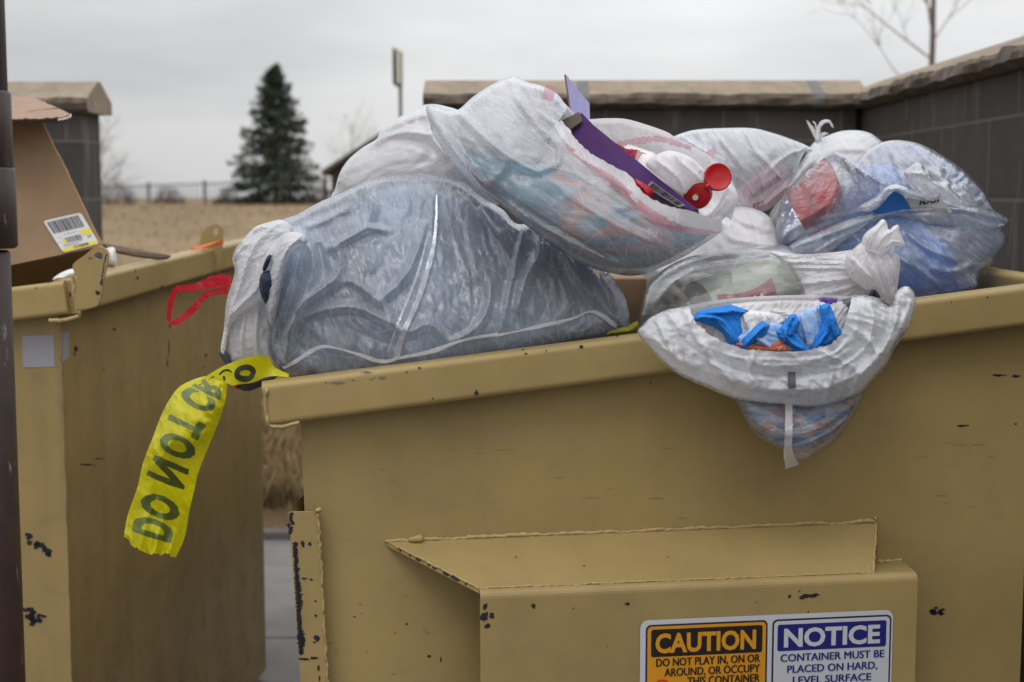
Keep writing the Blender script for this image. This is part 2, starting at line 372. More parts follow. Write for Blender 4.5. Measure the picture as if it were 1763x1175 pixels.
        sn = (dv[:, 1] * np.cos(th) - dv[:, 0] * np.sin(th)) / dl
        A = 1 + vary * 2 * vn.fbm(mid[:, 0] / 85, mid[:, 1] / 85, 2)
        ex = (par + (e - par) * sn * sn) * np.clip(A, .1, 3)
        rest = (L0 * (1 + ex)).astype(np.float32)
        val = (np.bincount(i, minlength=N) + np.bincount(j, minlength=N)).astype(np.float32); iv = (1 / np.maximum(val, 1))[:, None]
        ij = np.r_[i, j]
        def nmean(q):
            s_ = np.stack([np.bincount(i, q[j, c], N) + np.bincount(j, q[i, c], N) for c in range(3)], 1).astype(np.float32); return s_ * iv
        rs = np.random.RandomState(seed); dsp = (rs.rand(N, 3).astype(np.float32) - .5)
        for _ in range(4): dsp = nmean(dsp)
        dsp *= noise / (dsp.std() + 1e-9); dsp[s.fix] = 0
        x = P + dsp; fix = s.fix if not free else np.zeros(N, bool); ff = fix[:, None]
        for q in range(it):
            d = x[j] - x[i]; l = np.linalg.norm(d, axis=1) + 1e-9; dd = (l - rest) / l
            d *= (np.where(dd > 0, 1, press) * dd * .5)[:, None]
            cx = np.stack([np.bincount(i, d[:, c], N) - np.bincount(j, d[:, c], N) for c in range(3)], 1).astype(np.float32)
            x = x + cx * iv * 3.2
            ds = x - P; lp = nmean(ds) - ds; l2 = nmean(lp) - lp
            x = x - bend * l2 - k * ds
            x = np.where(ff, P, x)
        s.P = x.astype(float); return s
    def depth(s, px, py):
        """near skin's Y at a pixel"""
        Y = s.P[:s.n, 1] if hasattr(s, "P") else (s.Y0 - s.df)
        q = np.stack([np.atleast_1d(px), np.atleast_1d(py)], 1).astype(float); out = np.empty(len(q))
        for k, p in enumerate(q):
            d = ((s.uv - p) ** 2).sum(1); ii = np.argpartition(d, 6)[:6]; w = 1 / (d[ii] + 1); out[k] = (w * Y[ii]).sum() / w.sum()
        return out
    def far(s, lift=.004):
        """far skin's Y as a function of the pixel"""
        def f(px, py):
            q = np.stack([np.atleast_1d(px), np.atleast_1d(py)], 1).astype(float); Y = s.Y0 + s.db; out = np.empty(len(q))
            for k, p in enumerate(q): d = ((s.uv - p) ** 2).sum(1); ii = np.argpartition(d, 6)[:6]; out[k] = Y[ii].mean()
            return out - lift
        return f
    def into(s, mb, mi=0, far_mi=None):
        if not hasattr(s, "P"): s.mesh()
        mb.add(s.P, s.Fc.tolist(), mi, s.U / 1000.0, True)
        if far_mi is not None: nf = int(s.keep.sum()); k = len(s.Fc) - nf; mb.m[-k:] = [far_mi] * k
        return mb
def ribbon(mb, lobe, pts, width, lift=.003, mi=0, wob=0.0, seed=0, step=5, Y=None, thick=0):
    """a strip (hem, seam, tape) lying on a lobe's near skin, or at depth Y"""
    ln = resample(spline(pts, 8), step); rs = np.random.RandomState(seed); n = len(ln)
    t = np.gradient(ln, axis=0); t /= np.linalg.norm(t, axis=1)[:, None] + 1e-9; nn = np.stack([-t[:, 1], t[:, 0]], 1)
    w = np.interp(np.linspace(0, 1, n), np.linspace(0, 1, len(width)), width) if hasattr(width, "__len__") else np.full(n, float(width))
    w = w * (1 + wob * (rs.rand(n) - .5) * 2)
    cols = 4; U = []; 
    for q in range(cols): U.append(ln + nn * (w * (q / (cols - 1) - .5))[:, None])
    U = np.array(U).reshape(-1, 2)
    if Y is None:
        dY = np.minimum.reduce([lobe.depth(U[q * n:(q + 1) * n, 0], U[q * n:(q + 1) * n, 1]) for q in range(cols)])
        kz = np.hanning(11)[1:-1]; kz /= kz.sum(); dY = np.tile(np.convolve(np.pad(dY, 4, mode='edge'), kz, 'valid'), cols)
    else: dY = np.tile(np.broadcast_to(Y(ln[:, 0], ln[:, 1]) if callable(Y) else Y, (n,)), cols)
    dY = dY - lift + rs.uniform(-1, 1, len(dY)) * lift * .04
    P = CAM + ray(U[:, 0], U[:, 1]) * dY[:, None]
    f = [(q * n + i, q * n + i + 1, (q + 1) * n + i + 1, (q + 1) * n + i) for q in range(cols - 1) for i in range(n - 1)]
    mb.add(P, f, mi, U / 1000.0, True)
def rag(mb, pts, seed, mi=0, **k):
    pass
def chips(mb, plane, specs, mi, seed=0, off=.0008):
    """flakes of lost paint on a plane: (px, py, w, h) in photo pixels, with a ragged edge"""
    rs = np.random.RandomState(seed)
    for (px, py, w, h) in specs:
        n = 14 if max(w, h) > 5 else 8; a = np.sort(rs.rand(n)) * .6 / n + np.arange(n) * 2 * math.pi / n; r = rs.uniform(.45, 1.15, n)
        x = px + np.cos(a) * r * w / 2; y = py + np.sin(a) * r * h / 2
        mb.add(plane.hit(x, y, off), [tuple(range(n))[::-1]], mi)
# ------------------------------------------------------------------ materials of the place
TAN = (.352, .256, .102)
M_TAN = paint("tan_enamel", TAN, .07, .26)
M_TAN2 = paint("tan_enamel_grime_shade", (.335, .242, .096), .26, .5, .36)  # heavier streaks: real stains plus shade between the dumpsters worked into the colour
M_CHIP = plain("bare_dark_steel", (.012, .012, .016), .6, .4, 300, .3)
M_WELD = plain("painted_weld", (.39, .285, .12), .5, .15, 120, .4)
M_INNER = paint("dumpster_inside", (.34, .25, .12), .4, .5, .6)
def m_block():
    t = NT("dark_concrete_block"); c = t.coord("Generated"); uv = t.coord("UV")
    n1 = t.noise(t.coord(), 9, 6, .65); n2 = t.noise(t.coord(), 90, 4, .7)
    br = t.n("ShaderNodeTexBrick"); t.l(uv, br.inputs["Vector"]); br.inputs["Scale"].default_value = 1
    br.inputs["Brick Width"].default_value = .4064; br.inputs["Row Height"].default_value = .2032; br.inputs["Mortar Size"].default_value = .005
    br.inputs["Mortar Smooth"].default_value = .2; br.inputs["Color1"].default_value = (.066, .056, .050, 1); br.inputs["Color2"].default_value = (.044, .038, .035, 1); br.inputs["Mortar"].default_value = (.115, .105, .10, 1); br.inputs["Bias"].default_value = 0
    col = t.mix(t.ramp(n1, [(.35, 0), (.75, .5)]), br.outputs["Color"], (.085, .07, .058), 'MIX')
    col = t.mix(t.ramp(n2, [(.55, 0), (.8, .35)]), col, (.025, .02, .02))
    # pale lime bloom running down from the coping
    cs = t.n("ShaderNodeMapping"); cs.inputs["Scale"].default_value = (5.5, 1.1, 1); t.l(uv, cs.inputs[0]); n3 = t.noise(cs.outputs[0], 1.3, 6, .7)
    col = t.mix(t.ramp(n3, [(.55, 0), (.72, .65)]), col, (.2, .19, .195))
    h = t.math('ADD', t.math('MULTIPLY', n2, .4), t.math('MULTIPLY', br.outputs["Fac"], -1.2))
    return t.pbr(col, .9, t.bump(h, .5, .006))
M_BLOCK = m_block()
def m_cap():
    t = NT("split_face_coping"); c = t.coord(); n1 = t.noise(c, 14, 6, .65); n2 = t.noise(c, 70, 5, .7)
    col = t.ramp(n1, [(.3, (.21, .165, .12)), (.7, (.33, .27, .20))]); col = t.mix(t.ramp(n2, [(.5, 0), (.8, .5)]), col, (.14, .1, .07))
    return t.pbr(col, .9, t.bump(n2, .5, .006))
M_CAP = m_cap()
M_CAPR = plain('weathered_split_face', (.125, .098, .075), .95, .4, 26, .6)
M_JOINT = plain("mortar_joint", (.15, .145, .14), .9)
M_PAD = plain("pale_concrete", (.17, .158, .155), .9, .2, 5, .3)
def m_field():
    t = NT("dry_grass_ground"); c = t.coord(); n1 = t.noise(c, .35, 5, .6); n2 = t.noise(c, 2.6, 6, .7); n3 = t.noise(c, 30, 4, .7)
    col = t.ramp(n1, [(.35, (.16, .105, .052)), (.65, (.28, .198, .10))]); col = t.mix(t.ramp(n2, [(.45, 0), (.7, .55)]), col, (.15, .095, .055))
    col = t.mix(t.ramp(n3, [(.5, 0), (.75, .4)]), col, (.32, .24, .13))
    return t.pbr(col, .95, t.bump(n3, .6, .03))
M_FIELD = m_field()
M_STRAW = plain("dry_straw", (.26, .185, .092), .85, .4, 3)

# ------------------------------------------------------------------ ground
def field_z(x, y):
    y = np.asarray(y, float); t = np.clip((y - 6) / 26, 0, 1)
    z = .10 + 1.16 * (1 - (1 - t) ** 1.7) - .012 * np.clip(y - 34, 0, 30)
    return z + np.where(y > 34, 0, .012 * np.clip(np.asarray(x, float) + 4, -20, 6)) * fsm((y - 8) / 20)
mb = MB(); ys = np.r_[-30, np.array([5.93, 6.0, 6.4]), np.linspace(7, 64, 58), np.array([90, 160, 400, 1500])]; xs = np.r_[-900, -200, np.linspace(-60, 60, 61), 200, 900]
vn = VNoise(3); gx, gy = np.meshgrid(xs, ys); gz = np.where(gy < 5.95, -.08, field_z(gx, gy) + .05 * vn.fbm(gx * .6, gy * .6, 2)); gz = np.where(gy > 64, field_z(gx, 64 + 0 * gy) - .0 * gy, gz)
nx = len(xs); mb.add(np.stack([gx, gy, gz], -1).reshape(-1, 3), [(i * nx + j, i * nx + j + 1, (i + 1) * nx + j + 1, (i + 1) * nx + j) for i in range(len(ys) - 1) for j in range(nx - 1)], 0, None, True)
tag(mb.build("dry_grass_field", M_FIELD), "tan dry winter grass field rising behind the enclosure", None, None, "structure")
mb = MB()
for x0 in np.arange(-9, 6, 3.0):
    for y0, y1 in ((-6, -1.51), (-1.5, 1.49), (1.5, 4.52), (4.53, 5.86)):
        mb.bar((x0 + .004, (y0 + y1) / 2, -.05), (x0 + 2.996, (y0 + y1) / 2, -.05), (0, (y1 - y0) / 2, 0), (0, 0, .05), .012)
for x0 in np.arange(-9, 6, 3.0): mb.bar((x0 + .004, 5.895, -.02), (x0 + 2.996, 5.895, -.02), (0, .03, 0), (0, 0, .055), .012)
tag(mb.build("concrete_pad", M_PAD), "pale grey jointed concrete pad under the dumpsters", None, None, "structure")
mb = MB(); rs = np.random.RandomState(5); vv = []; ff = []
for k in range(15000):
    if k < 9000: x, y = rs.uniform(-1.9, .3), 6.0 + rs.rand() ** 1.6 * 5
    else: x, y = rs.uniform(-9, 1.5), 9 + rs.rand() ** 1.3 * 25
    z = float(field_z(x, y)); cl = vn.one(np.array([x * 2.2]), np.array([y * 2.2]))[0]
    h = (rs.uniform(.05, .15) if k < 9000 else rs.uniform(.02, .06)) * (.3 + 1.4 * cl); a = rs.uniform(0, 6.28); w = .006 + .0006 * y; lean = rs.uniform(0, .8) * h
    o = len(vv); dx, dy = math.cos(a), math.sin(a)
    vv += [(x - dy * w, y + dx * w, z - .02), (x + dy * w, y - dx * w, z - .02), (x + dx * lean * .5, y + dy * lean * .5, z + h * .7), (x + dx * lean, y + dy * lean, z + h)]
    ff += [(o, o + 1, o + 2), (o + 1, o + 3, o + 2)]
mb.add(vv, ff); tag(mb.build("dry_grass", M_STRAW), "matted dry straw coloured grass covering the slope", "grass", None, "stuff")

# ------------------------------------------------------------------ block enclosure walls with coping
def block_wall(name, p0, p1, nrm, label, z1=1.735, ridge=1.84, over=.045, th=.2, ends=(0, 0), joints=(), uv0=0.0):
    """p0, p1: foot of the visible face; nrm: towards the viewer's side; coping with rough front edge and a sloped top"""
    p0, p1, nrm = (np.array((*q, 0.0)) for q in (p0, p1, nrm)); d = p1 - p0; L = np.linalg.norm(d); d /= L; up = np.array([0, 0, 1.0])
    root = empty(name, p0, label, "wall")
    mb = MB(); a = p0; b = p1; c = p1 - nrm * th; e = p0 - nrm * th; H = up * z1; dz = 1.563 - 8 * .2032 * 1.0
    def quad(q0, q1, s0):
        l = np.linalg.norm(q1 - q0); mb.add([q0, q1, q1 + H, q0 + H], [(0, 1, 2, 3)], 0, [(s0, -dz + 4), (s0 + l, -dz + 4), (s0 + l, z1 - dz + 4), (s0, z1 - dz + 4)])
    quad(a, b, uv0); quad(b, c, uv0 + L); quad(c, e, uv0 + L + th); quad(e, a, uv0 + 2 * L)
    mb.poly([a + H, b + H, c + H, e + H]); mb.build("block_face", M_BLOCK, root)
    mb = MB(); n = max(6, int(L / .02)); vn = VNoise(int(L * 77)); ss = np.linspace(-ends[0], L + ends[1], n); prof = []
    hz = ridge - z1; ov = over
    sec = [(ov * .5, z1), (ov, z1 + .012), (ov * 1.05, z1 + .03), (ov * .9, z1 + .048), (-th * .42, ridge - .002), (-th * .58, ridge - .002), (-th - ov, z1 + .048), (-th - ov, z1 + .004), (-th + .01, z1)]
    V_ = []
    for q, sv in enumerate(ss):
        for k, (o, z) in enumerate(sec):
            rg = .012 * vn.fbm(np.array([sv * 11.0]), np.array([k * .9]), 3)[0] * 2 if k in (0, 1, 2, 3, 6, 7) else 0
            V_.append(p0 + d * sv + nrm * (o + rg) + up * (z + (rg * .5 if k in (1, 2, 3) else 0)))
    m = len(sec); mi = []
    for q in range(n - 1):
        isj = any(abs((ss[q] + ss[q + 1]) / 2 - j) < .008 + .5 * (ss[1] - ss[0]) for j in joints)
        mb.add(np.array(V_[q * m:(q + 2) * m]), [(k, (k + 1) % m, m + (k + 1) % m, m + k) for k in range(m)], 1 if isj else 0)
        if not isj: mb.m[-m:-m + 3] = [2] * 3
    mb.add(np.array(V_[:m]), [tuple(range(m))]); mb.add(np.array(V_[-m:]), [tuple(range(m))[::-1]])
    mb.build("coping", [M_CAP, M_JOINT, M_CAPR], root); return root
block_wall("block_wall", (-.285, 4.97), (1.19, 4.97), (0, -1), "dark block wall with straight pale coping behind the heaped bags", ends=(.02, .03), joints=(.53, 1.33))
block_wall("block_wall", (1.215, 5.15), (1.215, -2.6), (-1, 0), "dark block wall with pale lime stains receding beside the dumpster's end", joints=(.45, 1.25, 1.72, 2.12), uv0=.13)
block_wall("block_wall", (-4.2, 5.02), (-1.505, 5.02), (0, -1), "dark block wall end with peaked coping behind the cardboard box", ends=(0, .035), z1=1.725, th=.22, joints=(2.1,))

# ------------------------------------------------------------------ far background
def tuft_tree(name, x, y, zb, H, wid, label, seed):
    rs = np.random.RandomState(seed); root = empty(name, (x, y, zb), label, "tree")
    mb = MB(); mb.tube([(x, y, zb - .5), (x, y, zb + H * .5), (x, y, zb + H)], [H * .025, H * .016, .01], 7); mb.build("trunk", M_BARK, root)
    v = []; f = []
    for k in range(300):
        t = (k + rs.rand()) / 300; t = t ** .85; z = zb + H * (-.02 + 1.01 * t); R = wid * (1 - t) ** .78 * rs.uniform(.55, 1.12) + .05
        az = rs.rand() * 6.283 * 1; up = rs.uniform(-.12, .3) + .45 * t
        for q in range(int(20 + 75 * (1 - t))):
            s_ = rs.rand() ** .6; r = R * s_; dx, dy = math.cos(az), math.sin(az); lat = rs.normal(0, .10 * R * (1.15 - s_) + .03)
            c = np.array([x + dx * r - dy * lat, y + dy * r + dx * lat, z + up * r - .18 * r * s_ + rs.normal(0, .04)])
            a = rs.normal(size=3); a[2] -= .6; a += np.array([dx, dy, .1]) * 1.2; a /= np.linalg.norm(a); b = np.cross(a, rs.normal(size=3)); b /= np.linalg.norm(b)
            l = rs.uniform(.07, .19) * H / 4.5; w = l * .22; o = len(v)
            v += [c - b * w, c + b * w, c + a * l]; f.append((o, o + 1, o + 2))
    mb = MB(); mb.add(v, f); mb.build("crown", M_NEEDLE, root)
def bare_tree(name, base, H, label, seed, spread=.5, lean=(0, 0), r0=.06, depth=6, cat="tree", first=.3, n0=9, group=None):
    rs = np.random.RandomState(seed); root = empty(name, base, label, cat, group); mbt = MB(); mbc = MB(); base = np.array(base, float)
    tip = base + np.array([lean[0], lean[1], H]); mbt.tube([base, base * .5 + tip * .5 + rs.normal(0, .02, 3), tip], [r0, r0 * .7, r0 * .15], 7)
    def br(p, d, l, r, lv):
        n = 4; pts = [p]
        for _ in range(n):
            d = d + rs.normal(0, .13, 3) + np.array([0, 0, .07]); d /= np.linalg.norm(d); pts.append(pts[-1] + d * l / n)
        mbc.tube(pts, np.linspace(r, r * .35, n + 1), 4, cap=False)
        if lv > 0:
            for k in range(rs.randint(2, 5)):
                q = pts[rs.randint(1, n + 1)]; e = d + rs.normal(0, .55, 3); e /= np.linalg.norm(e); br(q, e, l * rs.uniform(.4, .7), r * .5, lv - 1)
    for k in range(n0):
        t = first + (1 - first) * (k + rs.rand()) / n0; p = base + (tip - base) * t; az = rs.rand() * 6.283
        d = np.array([math.cos(az) * spread, math.sin(az) * spread, rs.uniform(.35, .7)]); d /= np.linalg.norm(d); br(p, d, H * rs.uniform(.25, .5) * (1.15 - t * .6), r0 * .26, depth - 3)
    mbt.build("trunk", M_BARK, root); mbc.build("crown", M_TWIG, root)
M_BARK = plain("bark", (.11, .08, .06), .9, .3, 20, .5); M_TWIG = plain("twig", (.26, .225, .195), .9, .2, 8)
def m_needle():
    t = NT("spruce_needles"); c = t.coord(); n = t.noise(c, 2.2, 4, .7); return t.pbr(t.ramp(n, [(.35, (.018, .026, .016)), (.7, (.055, .07, .04))]), .8)
M_NEEDLE = m_needle()
def px_at(px, py, Y): return at(px, py, Y)
p = at(476, 345, 42.0); tuft_tree("spruce_tree", p[0], 42.0, 1.15, at(465, 112, 42.0)[2] - 1.15, 1.62, "dark green conical spruce standing alone in the field", 4)
p = at(1594, 330, 17.0); bare_tree("bare_tree", (p[0], 17.0, .4), 5.6, "leafless young tree rising over the sloping wall coping", 14, .9, r0=.048, first=.35, n0=18)
p = at(172, 340, 26.0); bare_tree("bare_tree", (p[0], 26.0, .9), 1.5, "leafless brown shrubby tree beside the peaked wall end", 22, .55, r0=.05, first=.1, n0=26)
p = at(606, 330, 46.0); bare_tree("bare_tree", (p[0], 46.0, .9), 2.9, "pale leafless tree above the dark shed roof", 31, .7, r0=.035, first=.25, n0=16)
p = at(640, 330, 52.0); bare_tree("bare_tree", (p[0], 52.0, .9), 2.4, "small leafless tree just behind the green sign post", 32, .7, r0=.035, first=.25, n0=12)
M_SHRUB = plain("dark_winter_shrub", (.07, .05, .045), .95, .3, 6)
def shrub(px, Y, wpx, hpx, seed, label):
    rs = np.random.RandomState(seed); c = at(px, 352, Y); w = wpx / F * Y / 2; h = hpx / F * Y; v = []; f = []
    for k in range(900):
        a = rs.rand() * 6.283; r = rs.rand() ** .5; q = np.array([c[0] + math.cos(a) * r * w, Y + math.sin(a) * r * w, c[2] - .35 + (h + .35) * rs.rand() * math.sqrt(max(0, 1 - r * r))])
        d = rs.normal(size=3) + np.array([0, 0, 1.0]); d /= np.linalg.norm(d); b = np.cross(d, rs.normal(size=3)); b /= np.linalg.norm(b); o = len(v)
        v += [q - b * .012, q + b * .012, q + d * rs.uniform(.1, .3)]; f.append((o, o + 1, o + 2))
    mb = MB(); mb.add(v, f); o = mb.build("winter_shrub", M_SHRUB, None, (c[0], Y, c[2] - .3)); tag(o, label, "shrub", "dark shrubs along the iron fence")
shrub(205, 47, 70, 40, 1, "dark bare shrub at the fence next to the peaked wall end")
shrub(292, 47, 62, 30, 2, "low dark rounded shrub at the fence midway to the spruce")
shrub(395, 47, 50, 26, 3, "small dark shrub under the spruce's lowest boughs facing the wall end")
shrub(545, 47, 60, 42, 4, "dark shrub tucked between the spruce and the shed")
M_IRON = plain("fence_iron", (.12, .125, .12), .6)
def iron_fence():
    Y = 50.0; root = empty("iron_fence", at(380, 350, Y), "tall thin iron picket fence across the far edge of the field", "fence")
    mb = MB(); x0, x1 = at(60, 340, Y)[0], at(720, 340, Y)[0]; zt = at(380, 306, Y)[2]; zb = .75
    sl = lambda x: .10 * (x - x0) / (x1 - x0) * 4.5
    for x in np.arange(x0, x1, .155): mb.tube([(x, Y, zb), (x, Y, zt - .35 + sl(x) )], .019, 4)
    mb.build("pickets", M_IRON, root); mb = MB()
    for dz in (-.42, -1.15): mb.tube([(x0, Y, zt + dz), (x1, Y, zt + dz + .45)], .02, 4)
    mb.build("rail", M_IRON, root)
    for px in (257, 352, 447, 560, 655):
        mb = MB(); x = at(px, 340, Y)[0]; mb.bar((x, Y, zb), (x, Y, zt - .3 + sl(x)), (.05, 0, 0), (0, .05, 0), .01); mb.build("post", M_IRON, root)
iron_fence()
M_ROOF = plain("dark_shingle", (.075, .06, .05), .9, .3, 6, .4); M_SIDING = plain("dark_siding", (.06, .045, .04), .9, .2, 3)
def shed():
    Y = 30.0; e = at(556, 296, Y); b = at(556, 345, Y); r = at(668, 224, Y); x0, ze, zr = e[0], e[2], r[2]; xr = r[0]; x2 = 2 * xr - x0
    root = empty("shed", (x0, Y, .8), "dark low shed with sloping roof at the field's edge", "shed")
    mb = MB(); ix = x0 + .18; sl = (zr - ze) / (xr - x0)
    mb.poly([(ix, Y, .6), (x2 - .18, Y, .6), (x2 - .18, Y, ze), (xr, Y, zr - .15), (ix, Y, ze)]); mb.poly([(ix, Y + 5, .6), (ix, Y, .6), (ix, Y, ze), (ix, Y + 5, ze)])
    mb.poly([(x2 - .18, Y, .6), (x2 - .18, Y + 5, .6), (x2 - .18, Y + 5, ze), (x2 - .18, Y, ze)]); mb.poly([(x2 - .18, Y + 5, .6), (ix, Y + 5, .6), (ix, Y + 5, ze), (xr, Y + 5, zr - .15), (x2 - .18, Y + 5, ze)])
    mb.build("wall", M_SIDING, root); mb = MB()
    mb.box((x0, Y - .25, ze - .08), (xr - x0, 0, zr - ze), (0, 5.5, 0), (0, 0, .1)); mb.box((xr, Y - .25, zr - .08), (x2 - xr, 0, ze - zr), (0, 5.5, 0), (0, 0, .1)); mb.build("roof", M_ROOF, root)
    mb = MB(); mb.box((ix + .9, Y - .03, .6), (.9, 0, 0), (0, .028, 0), (0, 0, 1.0)); mb.build("door", M_ROOF, root)
shed()
M_POST = plain("green_post", (.10, .15, .12), .6); M_SIGNB = plain("pale_sign_edge", (.62, .58, .46), .5)
def street_sign():
    Y = 14.0; b = at(692, 345, Y); t = at(686, 86, Y); root = empty("sign_post", (b[0], Y, .5), "green post with a pale sign plate seen edge on", "sign")
    mb = MB(); mb.bar((b[0], Y, .4), (t[0] + .015, Y, t[2] - .02), (.017, 0, 0), (0, .017, 0), .005); mb.build("post", M_POST, root)
    mb = MB(); z0 = at(690, 148, Y)[2]; c, s_ = math.cos(1.54), math.sin(1.54); mb.box((t[0] - .028, Y - .22, z0), (c * .45, s_ * .45, 0), (-s_ * .012, c * .012, 0), (0, 0, t[2] - z0)); mb.build("plate", M_POST, root)
    mb = MB(); mb.box((t[0] + .012, Y - .24, z0 + .01), (c * .45, s_ * .45, 0), (-s_ * .012, c * .012, 0), (0, 0, t[2] - z0 - .02)); mb.build("plate", M_SIGNB, root)
street_sign()

# ------------------------------------------------------------------ near gate post at the frame's edge
def m_rust():
    t = NT("chipped_brown_paint"); c = t.coord(); n1 = t.noise(c, 20, 6, .7); n2 = t.noise(t.coord("Object", (40, 40, 12)), 1.4, 6, .7)
    col = t.ramp(n1, [(.3, (.022, .012, .010)), (.7, (.05, .026, .02))]); col = t.mix(t.ramp(n2, [(.62, 0), (.68, .8)]), col, (.2, .2, .22)); col = t.mix(t.ramp(n2, [(.3, .9), (.36, 0)]), col, (.012, .012, .014))
    return t.pbr(col, .5, t.bump(n2, .4, .002))
M_RUST = m_rust()
def gate_post():
    Y = 1.75; root = empty("gate_post", (at(-20, 600, Y)[0], Y, 0), "chipped dark brown steel gate post with a hinge sleeve", "post")
    def edge(px, py): return at(px, py, Y)
    def cyl(name, pxr, y0, y1, r, seg=20):
        a, b = edge(pxr, y0), edge(pxr, y1); x = edge(pxr, (y0 + y1) / 2)[0] - r; mb = MB(); z0, z1 = max(0, b[2]), a[2]
        mb.tube([(x, Y, z0), (x, Y, z0 + .003), (x, Y, z1 - .003), (x, Y, z1)], [r * .94, r, r, r * .94], seg); return mb.build(name, M_RUST, root)
    cyl("upright", 4, -250, 160, .03); cyl("sleeve", 18, 157, 292, .042); cyl("hinge_sleeve", 25, 288, 428, .05)
    a = edge(17.5, 432); x = a[0] - .047; mb = MB(); mb.tube([(x, Y, 0), (x, Y, a[2] * .5), (x, Y, a[2] - .003), (x, Y, a[2])], [.045, .045, .045, .042], 28); mb.build("pole", M_RUST, root)
gate_post()

# ------------------------------------------------------------------ the big dumpster (its side towards the viewer)
TH = math.radians(9); DU = np.array([math.cos(TH), math.sin(TH), 0]); DN = np.array([math.sin(TH), -math.cos(TH), 0])   # along the side, out of the side
DW = np.array([.02, 1.0, 0]); UP = np.array([0, 0, 1.0])
O_R = at(455, 690, 2.02); O_R[2] = 0
P_RIM = Plane(O_R, DN); P_WALL = Plane(O_R - DN * .048, DN); P_POC = Plane(O_R + DN * .075, DN)
zl, zr_ = P_RIM.hit(455, 662)[2], P_RIM.hit(1763, 494)[2]
SL = (zr_ - zl) / ((P_RIM.hit(1763, 494) - O_R) @ DU)
RIMV = DU + UP * SL; RIMV /= np.linalg.norm(RIMV)
def RU(p): return (p - O_R) @ DU
def dumpster():
    root = empty("dumpster", O_R + DU * .6 - DN * .5, "tan steel dumpster with caution and notice signs, heaped with bags", "dumpster", "tan steel dumpsters")
    rh = .031; ue = 1.255; ztop = lambda u: zl + SL * u
    mb = MB(); c0 = O_R + UP * (zl - rh)
    A = c0 - DN * .024; B = c0 + RIMV * (ue / (RIMV @ DU)) - DN * .024
    side = DN * .024; up = np.cross(RIMV, DN); up = up * rh if up[2] > 0 else -up * rh
    mb.bar(A, B, side, up, .009, 0, 5)
    dep = 1.8; Cn = B + DW * dep + (-DU * .02); Dn = A + DW * dep
    mb.bar(B - DU * .024 - DW * .02, Cn, DU * .024, UP * rh, .009); mb.bar(A + DU * .026 + DW * .02, Dn, DU * .024, UP * rh, .009)
    mb.bar(Dn, Cn, DN * .024, up, .009)
    # weld bead round the open corner of the rim tube
    rs = np.random.RandomState(2); g = resample(spline([P_RIM.hit(*q) for q in ((459, 668), (457, 695), (461, 728), (470, 735), (495, 733), (514, 727))], 8), .004); g = g + rs.normal(0, .0006, g.shape) + DN * .001
    mb.tube(g, .0028 + .0006 * rs.rand(len(g)), 6, 1)
    sp = [(820, 677, 9, 12), (900, 602, 5, 4), (905, 609, 6, 4), (1001, 597, 8, 6), (940, 604, 4, 3), (745, 686, 4, 4), (608, 655, 5, 2), (722, 634, 5, 4), (1062, 579, 5, 3), (1200, 560, 5, 4), (1638, 520, 4, 3), (1700, 512, 5, 3), (561, 659, 3, 4), (645, 650, 3, 2), (700, 641, 5, 3), (1120, 660, 4, 3)]
    chips(mb, P_RIM, sp, 2, 3, .0012); chips(mb, P_RIM, [(580, 659, 30, 5), (658, 650, 20, 5), (640, 653, 10, 2), (632, 641, 26, 3)], 3, 8, .001)
    mb.build("rim", [M_TAN, M_WELD, M_CHIP, plain("grey_scuff", (.16, .16, .15), .7)], root)
    # shell
    mb = MB(); W0 = O_R - DN * .048
    ul = RU(P_WALL.hit(516, 735)); ur = RU(P_WALL.hit(1766, 900)); ulb = ul + .03; urb = ur - .0
    t = .006
    def wp(u, z): return W0 + DU * u + UP * z
    mb.poly([wp(ulb, .14), wp(urb, .14), wp(ur, ztop(ur) - .03), wp(ul, ztop(ul) - .03)])
    ins = -DN * t; mb.poly([wp(ulb + t, .14) + ins, wp(ul + t, ztop(ul) - .02) + ins, wp(ur - t, ztop(ur) - .02) + ins, wp(urb - t, .14) + ins], 1)
    D_ = DW * (dep - .03)
    mb.poly([wp(urb, .14), wp(urb, .14) + D_, wp(ur, ztop(ur) - .03) + D_, wp(ur, ztop(ur) - .03)])
    mb.poly([wp(urb - t, .14) + ins, wp(ur - t, ztop(ur) - .02) + ins, wp(ur - t, ztop(ur) - .02) + D_, wp(urb - t, .14) + D_], 1)
    mb.poly([wp(ulb, .14), wp(ul, ztop(ul) - .03), wp(ul, ztop(ul) - .03) + D_, wp(ulb, .14) + D_])
    mb.poly([wp(ulb + t, .14) + ins, wp(ulb + t, .14) + D_, wp(ul + t, ztop(ul) - .02) + D_, wp(ul + t, ztop(ul) - .02) + ins], 1)
    mb.poly([wp(ulb, .14) + D_, wp(ul, ztop(ul) - .03) + D_, wp(ur, ztop(ur) - .03) + D_, wp(urb, .14) + D_]); mb.poly([wp(ulb, .16), wp(urb, .16), wp(urb, .16) + D_, wp(ulb, .16) + D_], 1)
    chips(mb, P_WALL, [(1656, 733, 24, 5), (1720, 646, 26, 5), (1750, 648, 20, 5), (738, 1130, 8, 5), (759, 1135, 4, 14), (1496, 1040, 3, 4), (610, 1062, 6, 3), (700, 1075, 4, 6), (680, 1090, 3, 3), (1748, 730, 5, 3)], 2, 5)
    rsx = np.random.RandomState(9)
    chips(mb, P_WALL, [(rsx.uniform(560, 1740), rsx.uniform(760, 900), rsx.uniform(6, 40), rsx.uniform(.8, 1.8)) for _ in range(26)], 3, 16, .0007)
    chips(mb, P_WALL, [(rsx.uniform(560, 800), rsx.uniform(900, 1170), rsx.uniform(4, 14), rsx.uniform(.8, 2)) for _ in range(14)], 3, 17, .0007)
